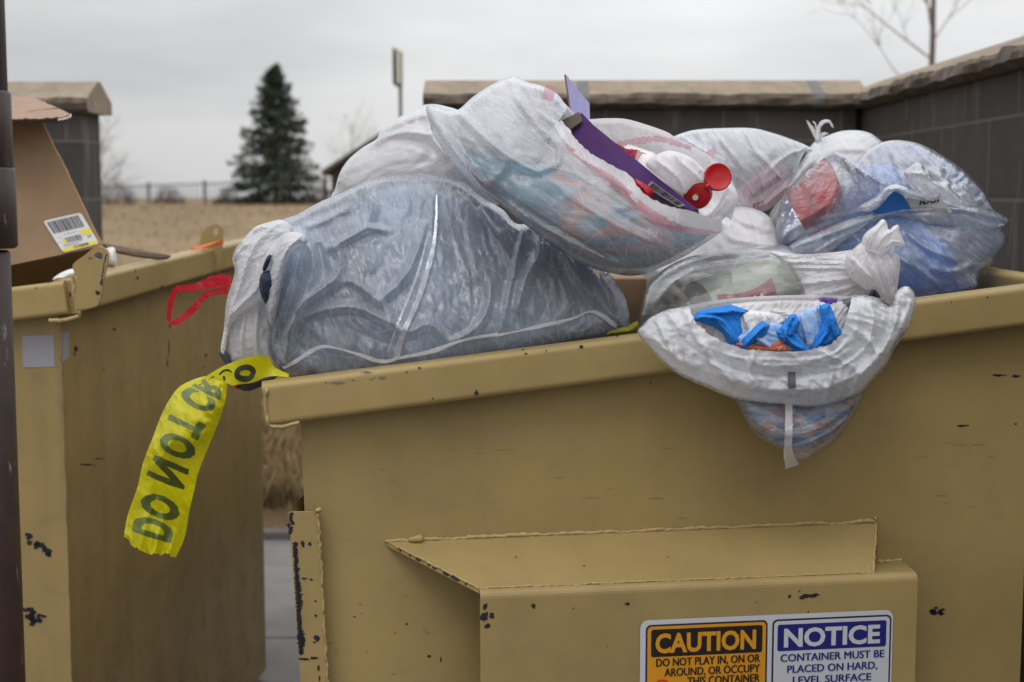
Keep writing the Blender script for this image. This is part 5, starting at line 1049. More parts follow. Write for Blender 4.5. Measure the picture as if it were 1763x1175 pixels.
def bag_blue():
    root = bagroot("garbage_bag", 1560, 490, 2.55, "puffed clear bag full of blue paper packs at the dumpster's high end", "garbage bag", GB); mb = MB()
    Yf = lin(243, 2.66, 510, 2.46, .0)
    L = Lobe([(1340, 420), (1352, 398), (1395, 370), (1420, 330), (1455, 295), (1478, 274), (1504, 253), (1524, 244), (1550, 242), (1583, 248), (1619, 266), (1657, 291), (1685, 317), (1706, 347), (1714, 366), (1726, 395), (1735, 410), (1729, 428), (1706, 456), (1686, 476), (1684, 497), (1655, 504), (1578, 516), (1520, 520), (1470, 470), (1420, 445), (1370, 435)], Yf, .17, .17, 3.8, seed=9)
    L.bumps(90, .014, 31); L.bumps(34, .006, 32, .6, 1.5)
    for pts, w, a in (([(1555, 300), (1575, 330), (1600, 345), (1625, 350), (1660, 358), (1680, 372)], 12, .022), ([(1560, 302), (1590, 295), (1610, 300), (1635, 325), (1665, 352)], 10, .018), ([(1530, 250), (1545, 290), (1560, 340)], 9, .012), ([(1560, 246), (1600, 280), (1640, 320), (1690, 350)], 10, .010), ([(1400, 380), (1470, 365), (1540, 350), (1570, 330)], 12, .014), ([(1540, 440), (1590, 470), (1620, 500)], 10, .012), ([(1560, 400), (1600, 430), (1650, 450)], 10, .012), ([(1600, 460), (1640, 470), (1680, 450)], 12, .012), ([(1500, 260), (1510, 300), (1520, 340)], 10, .010)): L.fold(pts, w, a, 1.2)
    L.wrinkle(33, 0, (1560, 350)).mesh().crumple(0.125, .02, .8, (1560, 350), 0.049, .012, 110, 33, .0016, .35, False, .9, .5); L.crumple(.06, .03, .5, None, .03, .04, 50, 35, .0009, .4, False, .9, .8); L.into(mb)
    # turned-over lip lying across it
    S_ = Lobe([(1350, 432), (1378, 412), (1420, 392), (1455, 378), (1500, 366), (1540, 358), (1580, 354), (1630, 354), (1670, 354), (1710, 362), (1738, 379), (1728, 392), (1706, 398), (1680, 400), (1640, 396), (1600, 390), (1570, 382), (1530, 378), (1490, 392), (1450, 420), (1420, 444), (1380, 446)], lambda x, y: 2.40 + .10 * np.clip((np.asarray(x, float) - 1600) / 130, 0, 1) , .045, .03, 3.4, seed=4)
    S_.fold([(1380, 420), (1450, 395), (1540, 366), (1640, 360), (1725, 378)], 8, .010); S_.fold([(1400, 438), (1460, 405), (1510, 376)], 8, .010); S_.fold([(1660, 372), (1690, 388), (1720, 388)], 8, .008)
    S_.wrinkle(5, -.25, None).mesh().crumple(0.112, 0, -.25, None, 0.042, .012, 90, 5, .0012); S_.into(mb); mb.build("bag_film", FM_CLEAR2, root)
    mb = MB()
    R = Lobe([(1556, 300), (1566, 288), (1580, 280), (1600, 296), (1612, 312), (1634, 314), (1640, 328), (1662, 346), (1668, 356), (1650, 358), (1620, 344), (1604, 348), (1588, 340), (1572, 322)], 2.44, .03, .02, 3, seed=4); R.Y0 = R.Y0 - .06; R.fold([(1560, 300), (1590, 300), (1620, 320), (1660, 352)], 7, .012); R.wrinkle(5, .6, None).mesh().crumple(0.15, 0, .6, None, 0.035, .014, 70, 5, .0012); R.into(mb)
    K = Lobe([(1480, 356), (1510, 338), (1524, 324), (1545, 318), (1575, 330), (1604, 344), (1612, 346), (1590, 346), (1560, 340), (1540, 330), (1528, 340), (1512, 358), (1490, 364)], 2.42, .025, .02, 3, seed=4); K.Y0 = K.Y0 - .05; K.fold([(1500, 350), (1530, 326), (1570, 332), (1605, 345)], 6, .008); K.wrinkle(5, .2, None).mesh().crumple(0.15, 0, .2, None, 0.035, .014, 70, 5, .0012); K.into(mb); mb.build("twisted_tie", FM_HAZY, root)
bag_blue()
def blue_pack():
    root = bagroot("blue_pack", 1560, 480, 2.6, "bright blue paper pack with black script inside the puffed clear bag", "packet"); mb = MB()
    L = Lobe([(1420, 420), (1440, 330), (1500, 285), (1545, 290), (1570, 340), (1600, 400), (1640, 430), (1640, 490), (1575, 505), (1500, 480)], 2.58, .08, .1, 7, seed=3); L.bumps(60, .012, 5); L.into(mb); mb.build("pack", M_BLUEP, root)
    mb, P, n = slab("", [0], [(1508, 362), (1532, 336), (1541, 328), (1552, 332), (1568, 358), (1572, 366), (1510, 368)], [2.37] * 7, .02); mb.build("pack_corner", plain("flat_bright_blue", (.004, .10, .36), .4, .04), root)
    mb, P, n = slab("", [0], [(1562, 338), (1580, 338), (1620, 342), (1640, 366), (1600, 372), (1568, 368)], [2.385] * 6, .01); mb.build("label", M_PWHITE, root)
    mb = MB(); v, f = fit_glyphs("loui", 0, 34, 0, 16, .03); q = np.stack([1582 + v[:, 0] + v[:, 1] * .35, 354 - v[:, 1] - v[:, 0] * .16], 1); mb.add(CAM + ray(q[:, 0], q[:, 1]) * 2.378, f); mb.build("script", M_INK, root)
    mb = MB(); L = Lobe([(1600, 300), (1650, 310), (1690, 360), (1700, 420), (1670, 470), (1630, 440), (1610, 380)], 2.66, .05, .06, 7, seed=3); L.bumps(50, .014, 5); L.into(mb); mb.build("tissue", M_TISSUE, root)
blue_pack()
def bag_redbox():
    root = bagroot("garbage_bag", 1440, 400, 2.5, "pointed hazy bag with a red carton showing through it", "garbage bag", GB); mb = MB()
    L = Lobe([(1336, 405), (1340, 368), (1352, 330), (1381, 302), (1408, 274), (1425, 262), (1440, 260), (1478, 285), (1510, 302), (1549, 318), (1575, 334), (1600, 346), (1560, 348), (1523, 352), (1470, 372), (1430, 392), (1381, 413), (1350, 430)], lin(260, 2.52, 420, 2.46), .09, .1, 3.6, seed=6)
    L.fold([(1440, 262), (1447, 300), (1444, 340), (1420, 380)], 8, .012); L.fold([(1450, 270), (1475, 310), (1470, 350)], 8, .010); L.fold([(1480, 290), (1500, 320), (1498, 350)], 8, .010); L.fold([(1440, 262), (1500, 305), (1560, 330)], 8, .012); L.fold([(1378, 385), (1376, 400), (1360, 420)], 8, .01)
    L.wrinkle(8, 0, (1440, 262)).mesh().crumple(0.112, 0, 1.0, (1440, 262), 0.042, .012, 100, 8, .0013, .35, False, .9, .4); L.into(mb); mb.build("bag_film", FM_CLEAR, root)
bag_redbox()
def red_carton():
    root = bagroot("red_carton", 1400, 380, 2.46, "red carton with a pale ring mark inside the pointed hazy bag", "carton"); mb = MB()
    mb, P, n = slab("", [0, 0], [(1352, 333), (1385, 303), (1419, 273), (1433, 286), (1444, 312), (1442, 322), (1430, 350), (1378, 381)], [2.47, 2.47, 2.47, 2.46, 2.45, 2.445, 2.44, 2.44], .05); mb.build("panel", M_REDB, root)
    mb = MB(); ribbon(mb, None, [(1404, 294), (1398, 292), (1391, 296), (1388, 302), (1394, 306)], [3, 3.4, 3.4, 3, 2], 0, 0, 0, 1, 1.5, 2.425); ribbon(mb, None, [(1379, 318), (1392, 336), (1404, 362)], 9, 0, 1, 0, 2, 3, 2.415); mb.build("ring_mark", [M_PWHITE, plain("pinkish_band", (.45, .2, .22), .6)], root)
red_carton()
def bag_mid():
    root = bagroot("garbage_bag", 1280, 440, 2.52, "shiny white pinkish bag wedged below the open one", "garbage bag", GB); mb = MB()
    L = Lobe([(1130, 470), (1160, 452), (1190, 432), (1215, 410), (1238, 380), (1250, 362), (1275, 356), (1300, 360), (1322, 372), (1335, 395), (1345, 430), (1350, 470), (1300, 500), (1200, 500)], lin(356, 2.55, 480, 2.44), .12, .14, 3.6, seed=5)
    L.fold([(1260, 370), (1280, 385), (1310, 390), (1326, 400)], 9, .012); L.fold([(1240, 390), (1260, 410), (1300, 420), (1335, 425)], 10, .010); L.fold([(1140, 465), (1200, 445), (1270, 436), (1340, 436)], 8, .01)
    L.wrinkle(8, .2, None, 2.0).mesh().crumple(0.125, .03, .2, None, 0.035, .012, 90, 8, .0014); L.into(mb); mb.build("bag_film", FM_KNOT, root)
bag_mid()
def bag_canister():
    root = bagroot("garbage_bag", 1330, 530, 2.36, "clear knotted bag holding a printed tub behind the hanging sack", "garbage bag", GB); mb = MB()
    Yf = lin(380, 2.40, 560, 2.27)
    L = Lobe([(1097, 570), (1100, 540), (1110, 504), (1124, 481), (1150, 459), (1182, 444), (1216, 436), (1250, 430), (1284, 425), (1325, 422), (1357, 424), (1384, 437), (1420, 440), (1455, 436), (1482, 432), (1500, 450), (1505, 500), (1480, 530), (1420, 545), (1300, 565), (1180, 580), (1120, 580)], Yf, .12, .14, 3.6, seed=9)
    for pts, w, a in (([(1120, 490), (1170, 460), (1240, 440), (1330, 428)], 8, .008), ([(1130, 520), (1170, 480), (1230, 460), (1330, 445)], 9, .010), ([(1485, 440), (1430, 450), (1380, 455), (1330, 450)], 7, .010), ([(1488, 460), (1430, 475), (1390, 480)], 7, .010), ([(1488, 480), (1440, 500), (1400, 510)], 7, .010), ([(1480, 432), (1440, 436), (1395, 440)], 6, .008), ([(1490, 495), (1450, 515), (1420, 530)], 7, .010)): L.fold(pts, w, a, 1.2)
    L.wrinkle(18, 0, (1500, 470)).mesh().crumple(0.1, 0, -.2, (1500, 470), 0.049, .012, 100, 18, .0013, .35, False, .9, .3); L.into(mb); mb.build("bag_film", FM_CLEAR, root)
    Wn = Lobe([(1322, 432), (1380, 438), (1440, 434), (1486, 430), (1500, 452), (1500, 500), (1470, 520), (1410, 528), (1384, 524), (1378, 496), (1362, 466), (1340, 446)], lin(430, 2.25, 530, 2.21), .035, .02, 3.2, seed=4)
    for pts in ([(1345, 440), (1420, 445), (1490, 450)], [(1365, 462), (1430, 462), (1492, 464)], [(1378, 490), (1440, 482), (1494, 474)], [(1388, 512), (1445, 500), (1495, 484)], [(1350, 450), (1425, 453), (1490, 457)]): Wn.fold(pts, 6, .009, 1.1)
    Wn.wrinkle(5, 0, (1510, 466), 1.5).mesh().crumple(.12, 0, 0, (1510, 466), .04, .012, 80, 5, .0012, .35, False, .9, .2); mb = MB(); Wn.into(mb); mb.build("gathered_neck", FM_WHITE, root)
    mb = MB(); Yk = 2.20
    G = Lobe([(1455, 445), (1466, 432), (1484, 418), (1500, 424), (1512, 436), (1530, 434), (1546, 440), (1550, 456), (1546, 490), (1540, 528), (1532, 534), (1520, 520), (1508, 500), (1492, 500), (1470, 486), (1458, 470)], Yk, .06, .05, 2.8, seed=3)
    for pts in ([(1490, 425), (1500, 460), (1520, 500), (1534, 528)], [(1500, 430), (1515, 450), (1530, 490), (1538, 520)], [(1465, 445), (1480, 460), (1500, 480), (1515, 505)], [(1530, 440), (1540, 470), (1540, 510)]): G.fold(pts, 6, .014, 1.1)
    G.wrinkle(3, 0, (1500, 425), 1.8).mesh().crumple(0.175, 0, 1.2, (1500, 425), 0.035, .012, 80, 3, .0012); G.into(mb)
    T = Lobe([(1484, 424), (1486, 408), (1494, 398), (1508, 388), (1518, 378), (1526, 382), (1530, 396), (1538, 390), (1547, 388), (1550, 402), (1558, 420), (1554, 426), (1540, 424), (1528, 432), (1510, 440), (1494, 436)], Yk - .02, .045, .03, 2.8, seed=3)
    for pts in ([(1495, 430), (1505, 405), (1520, 382)], [(1505, 432), (1522, 408), (1540, 394)], [(1515, 434), (1535, 420), (1554, 422)], [(1490, 425), (1494, 410), (1508, 392)]): T.fold(pts, 5, .012, 1.1)
    T.wrinkle(3, 0, (1500, 435), 1.8).mesh().crumple(0.175, 0, -1.0, (1500, 435), 0.035, .012, 80, 3, .0012); T.into(mb); mb.build("knot", FM_KNOT, root)
bag_canister()
def tub():
    root = bagroot("printed_tub", 1280, 510, 2.3, "pale tub with a red label lettered OH lying in the clear knotted bag", "tub"); mb = MB()
    c = at(1345, 492, 2.33); a = at(1345, 492, 2.33) - at(1215, 530, 2.27); a /= np.linalg.norm(a); R = 54 / F * 2.32
    lathe(mb, c - a * .16, a, [(0, R * .9), (.16, R)], 48); mb.build("body", plain("grey_green_tub", (.36, .38, .31), .5, .12, 12), root); mb = MB(); lathe(mb, c, a, [(.0, R * 1.0), (.002, R * 1.05), (.009, R * 1.05), (.010, R * .98)], 48); mb.build("lid", M_PWHITE, root)
    # label wraps the side facing the viewer
    n0 = CAM - c; n0 = n0 - a * (n0 @ a); n0 /= np.linalg.norm(n0); t0 = np.cross(a, n0)
    def on(s, th, lift=.0012): r = R * (.9 + .1 * np.clip((s + .16) / .16, 0, 1)) + lift; return c + a * np.asarray(s)[..., None] + (n0 * np.cos(th)[..., None] + t0 * np.sin(th)[..., None]) * np.asarray(r)[..., None]
    mb = MB(); u = np.linspace(0, 1, 24); s0 = -.150 + .105 * u; wl = .38 + .22 * np.abs(2 * u - 1) ** 2; g = np.array([[0.25 - w + 2 * w * k / 8 for k in range(9)] for w in wl]); S0 = np.repeat(s0[:, None], 9, 1)
    mb.add(on(S0, g).reshape(-1, 3), [(i * 9 + j, i * 9 + j + 1, (i + 1) * 9 + j + 1, (i + 1) * 9 + j) for i in range(23) for j in range(8)], 0, None, True)
    for ch, sc_ in (("O", -.128), ("H", -.088)):
        v, f = fit_glyphs(ch, 0, .017, 0, .017, .03); mb.add(on(sc_ + v[:, 0], .06 - v[:, 1] / R * -1.0, .0022), f, 1)
    mb.build("label", [plain("tub_red", (.30, .045, .045), .5, .1, 40), M_PWHITE], root)
tub()
def tissues():
    root = bagroot("crumpled_tissue", 1170, 530, 2.3, "wad of yellowish crumpled tissue in the clear knotted bag", "tissue"); mb = MB()
    L = Lobe([(1112, 565), (1120, 520), (1150, 485), (1200, 470), (1240, 480), (1240, 520), (1200, 560), (1150, 575)], 2.36, .06, .06, 4, seed=3); L.bumps(26, .02, 5, .8, 1.5, True); L.wrinkle(3, .8, None).mesh().crumple(0.15, .05, .8, None, 0.042, .015, 60, 3); L.into(mb); mb.build("wad", M_TISSUE, root)
    mb = MB(); L = Lobe([(1240, 460), (1270, 436), (1320, 430), (1330, 445), (1290, 462)], 2.4, .03, .04, 5, seed=3); L.into(mb); mb.build("pink_wrapper", plain("pinkish_wrapper", (.42, .25, .25), .6, .2, 40), root)
tissues()

# ---- the white sack hanging over the rim, its mouth open
def sack():
    root = bagroot("garbage_bag", 1360, 600, 2.1, "white sack slung over the dumpster side, open mouth full of blue scraps", "garbage bag", GB)
    Yf = lambda x, y: rimY(x) - .055 + .0 * y
    lip = [(1188, 530), (1196, 552), (1220, 576), (1252, 592), (1284, 602), (1340, 605), (1392, 604), (1428, 593), (1448, 577), (1457, 548), (1466, 518)]
    out = [(1098, 574), (1106, 560), (1122, 546), (1146, 535), (1168, 530), (1188, 526), (1230, 518), (1300, 511), (1400, 508), (1466, 510), (1482, 508), (1505, 512), (1532, 528), (1540, 508), (1550, 496), (1566, 495), (1577, 514), (1574, 540), (1564, 566), (1540, 600), (1526, 628), (1500, 658), (1478, 680), (1440, 697), (1400, 704), (1340, 700), (1272, 690), (1220, 669), (1160, 640), (1122, 604)]
    mouth = lip + [(1466, 490), (1300, 490), (1188, 510)]
    L = Lobe(out, Yf, .07, .03, 3.2, seed=12, lip=lip, mouth=mouth); L.bumps(60, .007, 3)
    for pts, w, a in (([(1112, 572), (1160, 612), (1230, 646), (1300, 668), (1380, 672), (1440, 660), (1500, 628), (1540, 570)], 34, .018), ([(1250, 612), (1330, 630), (1420, 622), (1470, 600)], 12, .007), ([(1210, 585), (1228, 620), (1262, 660)], 9, .008), ([(1300, 606), (1292, 640), (1310, 690)], 10, .006), ([(1420, 600), (1432, 640), (1420, 690)], 10, .007), ([(1462, 560), (1500, 590), (1512, 625)], 10, .009), ([(1150, 540), (1165, 560), (1176, 600), (1190, 635)], 9, .012), ([(1180, 532), (1195, 575), (1222, 620), (1240, 650)], 10, .012), ([(1130, 552), (1145, 580), (1160, 615)], 8, .010), ([(1545, 505), (1540, 560), (1515, 610), (1470, 660)], 12, .016), ([(1570, 515), (1550, 570), (1520, 615)], 8, .012), ([(1498, 515), (1505, 560), (1490, 600)], 14, .012), ([(1180, 645), (1240, 668)], 10, .008)): L.fold(pts, w, a, 1.2)
    for pts, w, a in (([(1200, 590), (1260, 614), (1340, 620), (1420, 615), (1470, 585)], 5, .007), ([(1170, 590), (1240, 634), (1330, 645)], 5, .008), ([(1380, 646), (1450, 630), (1500, 590), (1524, 545)], 5, .009), ([(1240, 660), (1320, 676), (1400, 676), (1470, 650)], 5, .007), ([(1125, 580), (1170, 622), (1230, 655)], 5, .007), ([(1160, 545), (1180, 580), (1205, 605)], 5, .008), ([(1470, 520), (1478, 555), (1466, 590)], 6, .009), ([(1555, 510), (1556, 545), (1535, 590)], 5, .010), ([(1395, 620), (1440, 606), (1468, 575)], 4, .006)): L.fold(pts, w, a * .45, 1.1)
    for pts, w, a in (([(1210, 610), (1280, 640), (1360, 647), (1440, 638)], 8, -.010), ([(1535, 530), (1528, 570), (1500, 610)], 9, -.014)): L.fold(pts, w, a, 1.2)
    L.wrinkle(18, .35, None, 2.0).mesh().crumple(0.112, 0, .2, (1345, 420), 0.042, .012, 110, 18, .0013, .35, False, .9, .35); L.crumple(.05, .01, .2, (1345, 440), .03, .035, 50, 19, .0007, .35, False, .9, .4)
    mb = MB(); L.into(mb, 0, 1)
    mb.build("bag_film", [FM_HANG, FM_KNOT], root)
    mb = MB(); I = Lobe([(1215, 620), (1280, 630), (1340, 632), (1430, 626), (1490, 590), (1510, 600), (1480, 655), (1400, 690), (1330, 690), (1260, 672)], lambda x, y: rimY(x) - .055, .04, .01, 5, seed=2); I.bumps(40, .008, 4); I.into(mb); mb.build("stuffing", blot("sack_fill", [(.3, (.10, .14, .22)), (.5, (.4, .42, .46)), (.7, (.16, .2, .28))], 14, .8), root)
    mb = MB(); q = resample(spline([(1356, 640), (1369, 640), (1370, 668), (1357, 669)], 3, True), 3, True); ribbon(mb, L, [(1363, 641), (1363, 655), (1364, 669)], [13, 14, 13], .004, 0, .05, 1, 3); mb.build("dark_tab", plain("slate_tab", (.05, .055, .075), .6), root)
    # the thin pouch below with its seam tail
    Pq = Lobe([(1268, 684), (1340, 690), (1400, 694), (1482, 674), (1478, 700), (1466, 724), (1440, 760), (1404, 785), (1378, 796), (1352, 780), (1316, 760), (1292, 740), (1278, 714)], lambda x, y: rimY(x) - .045, .055, .02, 3.2, seed=12); Pq.bumps(40, .006, 3)
    Pq.fold([(1290, 720), (1340, 745), (1400, 742), (1460, 700)], 9, .010); Pq.fold([(1310, 750), (1365, 770), (1430, 745), (1464, 715)], 8, .008); Pq.wrinkle(7, 0, (1366, 800)).mesh().crumple(0.125, .02, .1, (1366, 800), 0.042, .012, 90, 7, .0012); mb = MB(); Pq.into(mb); mb.build("pouch", FM_THIN, root)
    mb = MB(); ribbon(mb, Pq, [(1358, 694), (1358, 740), (1357, 778), (1364, 804)], [12, 13, 13, 24], .014, 0, .06, 4, 3); mb.build("seam_tail", FM_KNOT, root)
sack()
def scraps():
    root = bagroot("blue_scraps", 1330, 570, 2.1, "bright blue and white fabric scraps in the hanging sack's mouth", "fabric scraps")
    def piece(name, out, dY, mat, seed, folds=(), fr=.012, e=.16, sm=True, k=2.2):
        L = Lobe(out, lambda x, y: rimY(x) + dY - .022 - .012 * (np.asarray(y, float) - 560) / 60, fr, .006, 2.6, seed=seed, smooth=sm, power=.3)
        for p in folds: L.fold(p, 6, .012, 1.1)
        L.wrinkle(seed, .6 + seed, None, k).mesh().crumple(e, .03, .6 + seed, None, .03, .015, 60, seed, .001); mb = MB(); L.into(mb); mb.build(name, mat, root)
    P_ = piece
    P_("pale_lining", [(1196, 552), (1230, 530), (1300, 518), (1400, 516), (1462, 522), (1456, 560), (1440, 584), (1392, 608), (1340, 610), (1280, 606), (1230, 584)], -.034, M_LINT, 11)
    P_("grey_paper", [(1310, 540), (1326, 527), (1352, 534), (1378, 545), (1362, 556), (1336, 552)], -.04, M_LINT, 6, sm=False)
    P_("white_cloth", [(1266, 545), (1286, 534), (1318, 536), (1342, 538), (1356, 552), (1336, 566), (1300, 572), (1278, 580), (1266, 566)], -.045, M_PWHITE, 2, [[(1280, 540), (1288, 566)], [(1304, 538), (1308, 566)], [(1322, 540), (1328, 560)]])
    P_("blue_cloth", [(1190, 552), (1201, 536), (1232, 529), (1256, 524), (1290, 535), (1276, 548), (1280, 572), (1274, 598), (1254, 594), (1244, 574), (1226, 562), (1206, 556)], -.052, M_BLUEF, 1, [[(1196, 548), (1240, 550), (1268, 590)], [(1210, 540), (1256, 536), (1284, 538)], [(1236, 552), (1256, 580), (1262, 594)]], sm=False)
    P_("pale_cloth", [(1266, 580), (1290, 566), (1330, 554), (1356, 562), (1376, 580), (1366, 606), (1326, 609), (1276, 604)], -.058, M_SKYF, 3, [[(1290, 575), (1330, 600)]], sm=False)
    P_("plaid_cloth", [(1362, 545), (1392, 530), (1418, 524), (1424, 560), (1414, 592), (1390, 604), (1372, 580)], -.054, M_SKYF, 7, [[(1380, 540), (1392, 595)], [(1404, 530), (1408, 585)]], sm=False)
    P_("orange_scrap", [(1266, 592), (1286, 586), (1318, 594), (1352, 580), (1364, 602), (1340, 609), (1286, 606)], -.066, plain("orange_print", (.5, .13, .06), .8, .3, 60), 4, sm=False)
    P_("blue_strap", [(1278, 584), (1296, 566), (1312, 552), (1326, 560), (1320, 576), (1304, 590), (1286, 604), (1274, 598)], -.07, M_BLUEF, 5, [[(1284, 594), (1316, 560)]], sm=False)
    P_("blue_bow", [(1336, 572), (1350, 556), (1360, 542), (1370, 541), (1378, 556), (1372, 574), (1386, 592), (1398, 606), (1364, 608), (1350, 592), (1340, 582)], -.074, M_BLUEF, 6, [[(1364, 544), (1354, 580), (1382, 602)], [(1372, 556), (1360, 578)], [(1350, 564), (1352, 590)]], sm=False)
    P_("blue_end", [(1410, 526), (1428, 522), (1436, 540), (1444, 562), (1452, 578), (1430, 594), (1396, 606), (1402, 582), (1414, 556)], -.068, M_BLUEF, 8, [[(1422, 528), (1424, 570), (1406, 600)], [(1434, 545), (1436, 580)]], sm=False)
    P_("pink_print", [(1330, 596), (1350, 590), (1372, 594), (1366, 608), (1340, 610)], -.07, plain("salmon_print", (.55, .2, .14), .8, .3, 50), 14, sm=False)
    P_("purple_foil", [(1340, 538), (1352, 524), (1364, 522), (1368, 532), (1402, 520), (1416, 510), (1442, 514), (1448, 530), (1424, 530), (1396, 530), (1366, 540), (1350, 542)], -.03, plain("purple_foil", (.09, .02, .24), .3, .5, 60), 9, sm=False)
    P_("grey_cloth", [(1436, 522), (1470, 508), (1500, 510), (1524, 516), (1500, 534), (1470, 534), (1448, 536)], -.03, plain("grey_cloth", (.16, .16, .19), .9, .3, 50), 10, sm=False)
scraps()
def pouch_fill():
    root = bagroot("pale_blue_bundle", 1370, 730, 2.1, "blue and white bundle glowing faintly through the sack's hanging tip", "fabric scraps"); mb = MB()
    L = Lobe([(1285, 690), (1340, 694), (1400, 696), (1470, 685), (1460, 720), (1430, 752), (1385, 775), (1330, 758), (1296, 725)], lambda x, y: rimY(x) - .045, .036, .01, 5, seed=2); L.into(mb)
    mb.build("bundle", blot("bundle_cloth", [(.3, (.04, .10, .26)), (.42, (.10, .24, .5)), (.5, (.5, .5, .5)), (.58, (.45, .14, .08)), (.64, (.08, .16, .34)), (.8, (.55, .45, .08))], 16, .8, 'LINEAR', (1, 2.5, 1)), root)
pouch_fill()

# ---- brown box the heap rests on, deep in the dumpster
def big_box():
    p0 = at(1100, 520, 2.40); root = empty("cardboard_box", (p0[0] - .1, 2.45, .2), "brown cardboard box buried in the heap, glimpsed between two bags", "box"); mb = MB()
    x0, x1 = p0[0] - .42, p0[0] + .02; mb.bar((x0, 2.76, .73), (x1, 2.76, .73), (0, .28, 0), (0, 0, .56), .004); mb.build("box_body", M_KRAFT, root)
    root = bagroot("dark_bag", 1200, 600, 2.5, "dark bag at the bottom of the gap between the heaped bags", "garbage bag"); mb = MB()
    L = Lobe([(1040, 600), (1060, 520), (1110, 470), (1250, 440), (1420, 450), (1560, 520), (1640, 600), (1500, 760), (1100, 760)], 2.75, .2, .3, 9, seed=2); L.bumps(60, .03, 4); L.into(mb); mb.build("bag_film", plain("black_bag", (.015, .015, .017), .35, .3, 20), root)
big_box()

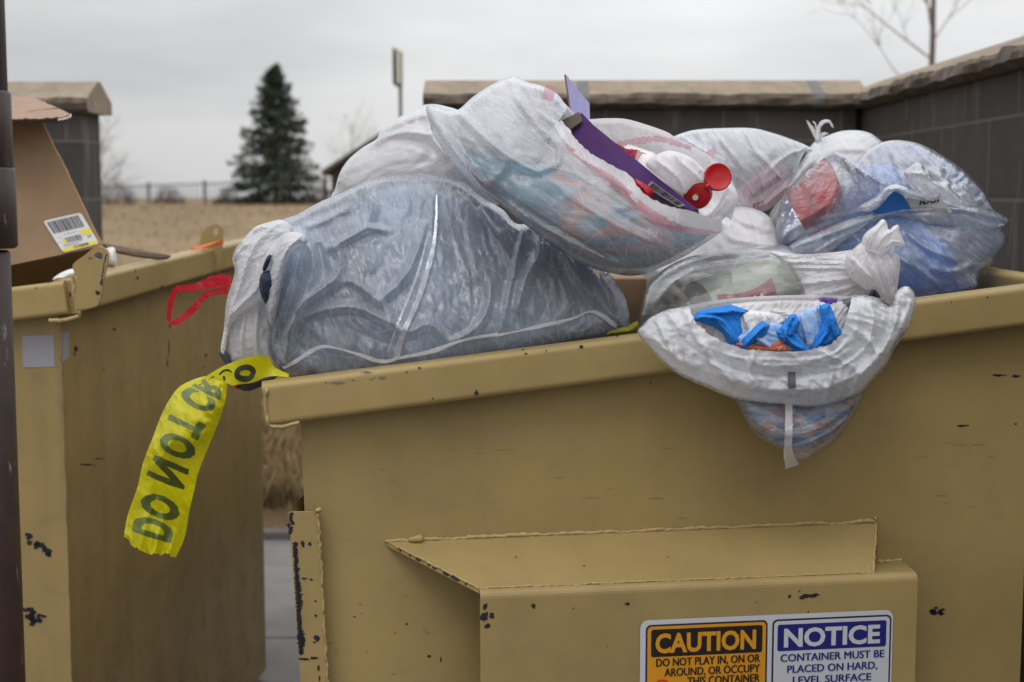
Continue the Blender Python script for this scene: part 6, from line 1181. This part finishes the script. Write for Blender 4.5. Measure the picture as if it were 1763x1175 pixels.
# ---- carton in the second dumpster
def carton():
    root = bagroot("cardboard_box", 60, 470, 3.0, "large tilted cardboard box with a white shipping label", "box")
    A_, B_, C_, D_ = at(70, 206, 3.05), at(176, 424, 2.99), at(-150, 492, 2.86), at(-260, 250, 2.92)
    n = np.cross(B_ - A_, D_ - A_); n /= np.linalg.norm(n); n *= 1 if n[1] < 0 else -1; mb = MB(); bk = -n * .45 + np.array([-.12, 0, -.02]); q = [A_, B_, C_, D_]
    mb.poly([A_, D_, C_, B_]); mb.poly([p + bk for p in (A_, B_, C_, D_)]); ed = np.array([(0, 0, 0)])
    for i in (0, 1, 2): a, b = q[i], q[(i + 1) % 4]; mb.poly([a, b, b + bk, a + bk])
    mb.poly([p - n * .01 for p in (A_, B_, C_, D_)]); mb.build("box_body", M_KRAFT, root)
    mb = MB(); e = resample(np.array([A_, B_]), .01); rs = np.random.RandomState(2); mb.tube(e - n * .004 + np.convolve(rs.normal(0, 1, len(e)), [.2, .2, .2, .2, .2], 'same')[:, None] * np.array([.002, 0, 0]), .004, 6); mb.build("corner_crease", plain("kraft_crease", (.33, .22, .13), .85, .2, 40), root)
    mb = MB(); U = [(-40, 166), (20, 167), (54, 166), (104, 188), (121, 197), (122, 202), (111, 205), (80, 206), (18, 207), (-40, 210)]
    rs = np.random.RandomState(4); poly = resample(np.array(U, float), 3, True); poly += rs.normal(0, .5, poly.shape) * (poly[:, :1] > 0)
    Yl = lambda y: 3.25 - .36 * (y - 166) / 41; P = CAM + ray(poly[:, 0], poly[:, 1]) * Yl(poly[:, 1])[:, None]; k = len(P)
    r = delaunay_2d_cdt([Vector(p) for p in poly.tolist()], [(i, (i + 1) % k) for i in range(k)], [], 1, 1e-5); uv = np.array([tuple(p) for p in r[0]]); P = CAM + ray(uv[:, 0], uv[:, 1]) * Yl(uv[:, 1])[:, None]; kk = len(P); dn = np.array([0, .002, -.006])
    mb.add(P, [f if True else f for f in r[2]], 0); mb.add(P + dn, r[2], 0)
    for i in range(k): mb.poly([P[i], P[(i + 1) % k], P[(i + 1) % k] + dn, P[i] + dn], 1)
    g = CAM + ray(np.array([47, 70, 96, 112]), np.array([194, 190, 187.6, 186])) * Yl(np.array([194, 190, 187.6, 186.]))[:, None]; mb.tube(g + UP * .0005, .0012, 5, 1)
    g = CAM + ray(np.array([18., 60, 100, 112, 122, 120]), np.array([207.5, 206.5, 205, 204, 200, 195])) * 2.88; mb.tube(resample(g, .006) + rs.normal(0, .0012, resample(g, .006).shape), .003, 6, 1); mb.tube(CAM + ray(np.array([100., 112, 122, 121]), np.array([207, 205, 201, 197])) * 2.875, .0022, 6, 2)
    mb.build("flap", [plain("kraft_flap", (.30, .20, .14), .85, .1, 20, .3), plain("torn_edge", (.05, .032, .022), .9, .4, 150), M_PWHITE], root)
    PB = Plane(A_ + n * .0015, n); qd = np.array([(74, 381), (139, 366), (171, 420), (109, 436)], float)
    def T(u, v): u, v = np.asarray(u, float)[..., None], np.asarray(v, float)[..., None]; return qd[0] * (1 - u) * (1 - v) + qd[1] * u * (1 - v) + qd[2] * u * v + qd[3] * (1 - u) * v
    mb = MB()
    def put(us, vs, mi, l): p = T(np.array(us), np.array(vs)); mb.add(PB.hit(p[:, 0], p[:, 1], l), [tuple(range(len(us)))[::-1]], mi)
    c = .05; put([c, 1 - c, 1, 1, 1 - c, c, 0, 0], [0, 0, c, 1 - c, 1, 1, 1 - c, c], 0, 0)
    def R(u0, v0, u1, v1, mi, l=.0006): put([u0, u1, u1, u0], [v0, v0, v1, v1], mi, l)
    rs = np.random.RandomState(7); u = .06
    while u < .88: w = rs.choice([.008, .014, .024]); R(u, .06, u + w, .42, 1); u += w + rs.choice([.009, .014, .02])
    R(.72, .50, 1.0, .66, 2); R(.02, .88, .98, .985, 2); R(.17, .60, .25, .76, 2); R(.88, .03, .93, .07, 2); u = .26
    while u < .66: w = rs.choice([.007, .012]); R(u, .60, u + w, .76, 1); u += w + rs.choice([.008, .014])
    for v, a, b in ((.50, .3, .68), (.79, .1, .6), (.83, .12, .5), (.55, .1, .22), (.68, .04, .12)):
        u = a
        while u < b: w = rs.uniform(.015, .04); R(u, v, u + w, v + .016, 3); u += w + .012
    vv, f = fit_glyphs("C142098", .34, .74, 0, .075, .03); p = T(vv[:, 0], .955 - vv[:, 1]); mb.add(PB.hit(p[:, 0], p[:, 1], .0012), f, 1)
    vv, f = fit_glyphs("57", .82, .93, 0, .05, .02); p = T(vv[:, 0], .75 - vv[:, 1]); mb.add(PB.hit(p[:, 0], p[:, 1], .0012), f, 1)
    mb.build("shipping_label", [plain("label_white", (.62, .62, .66), .5, .04), M_INK, plain("label_yellow", (.7, .6, .02), .5, .05), plain("grey_print", (.2, .2, .22), .6)], root)
carton()
def card_sliver():
    root = bagroot("cardboard_strip", 235, 435, 3.2, "brown cardboard strip lying across the second dumpster's rim", "cardboard"); mb, P, n = slab("", [0, 1], [(176, 419), (206, 424), (250, 432), (294, 440), (288, 443), (272, 444), (230, 438), (190, 430)], [3.1, 3.12, 3.16, 3.2, 3.19, 3.17, 3.12, 3.08], .006); mb.build("strip", [plain("worn_card", (.13, .09, .06), .85, .2, 30), M_KRAFTD], root)
    root = bagroot("white_paper", 190, 445, 3.05, "white paper scrap beside the lid lug of the second dumpster", "paper"); mb = MB(); L = Lobe([(180, 430), (196, 426), (200, 440), (199, 458), (186, 459), (182, 446)], 3.02, .02, .02, 3); L.mesh().crumple(.08, 0, 1, None, .08, .02, 40, 2); L.into(mb); mb.build("scrap", M_PWHITE, root)
    root = bagroot("white_paper", 110, 470, 2.9, "folded white paper under the tilted cardboard box", "paper"); mb = MB(); L = Lobe([(90, 482), (105, 470), (125, 463), (134, 468), (130, 478), (110, 484)], 2.86, .02, .02, 3); L.mesh().crumple(.08, 0, 1, None, .08, .02, 40, 2); L.into(mb); mb.build("scrap", M_PWHITE, root)
card_sliver()
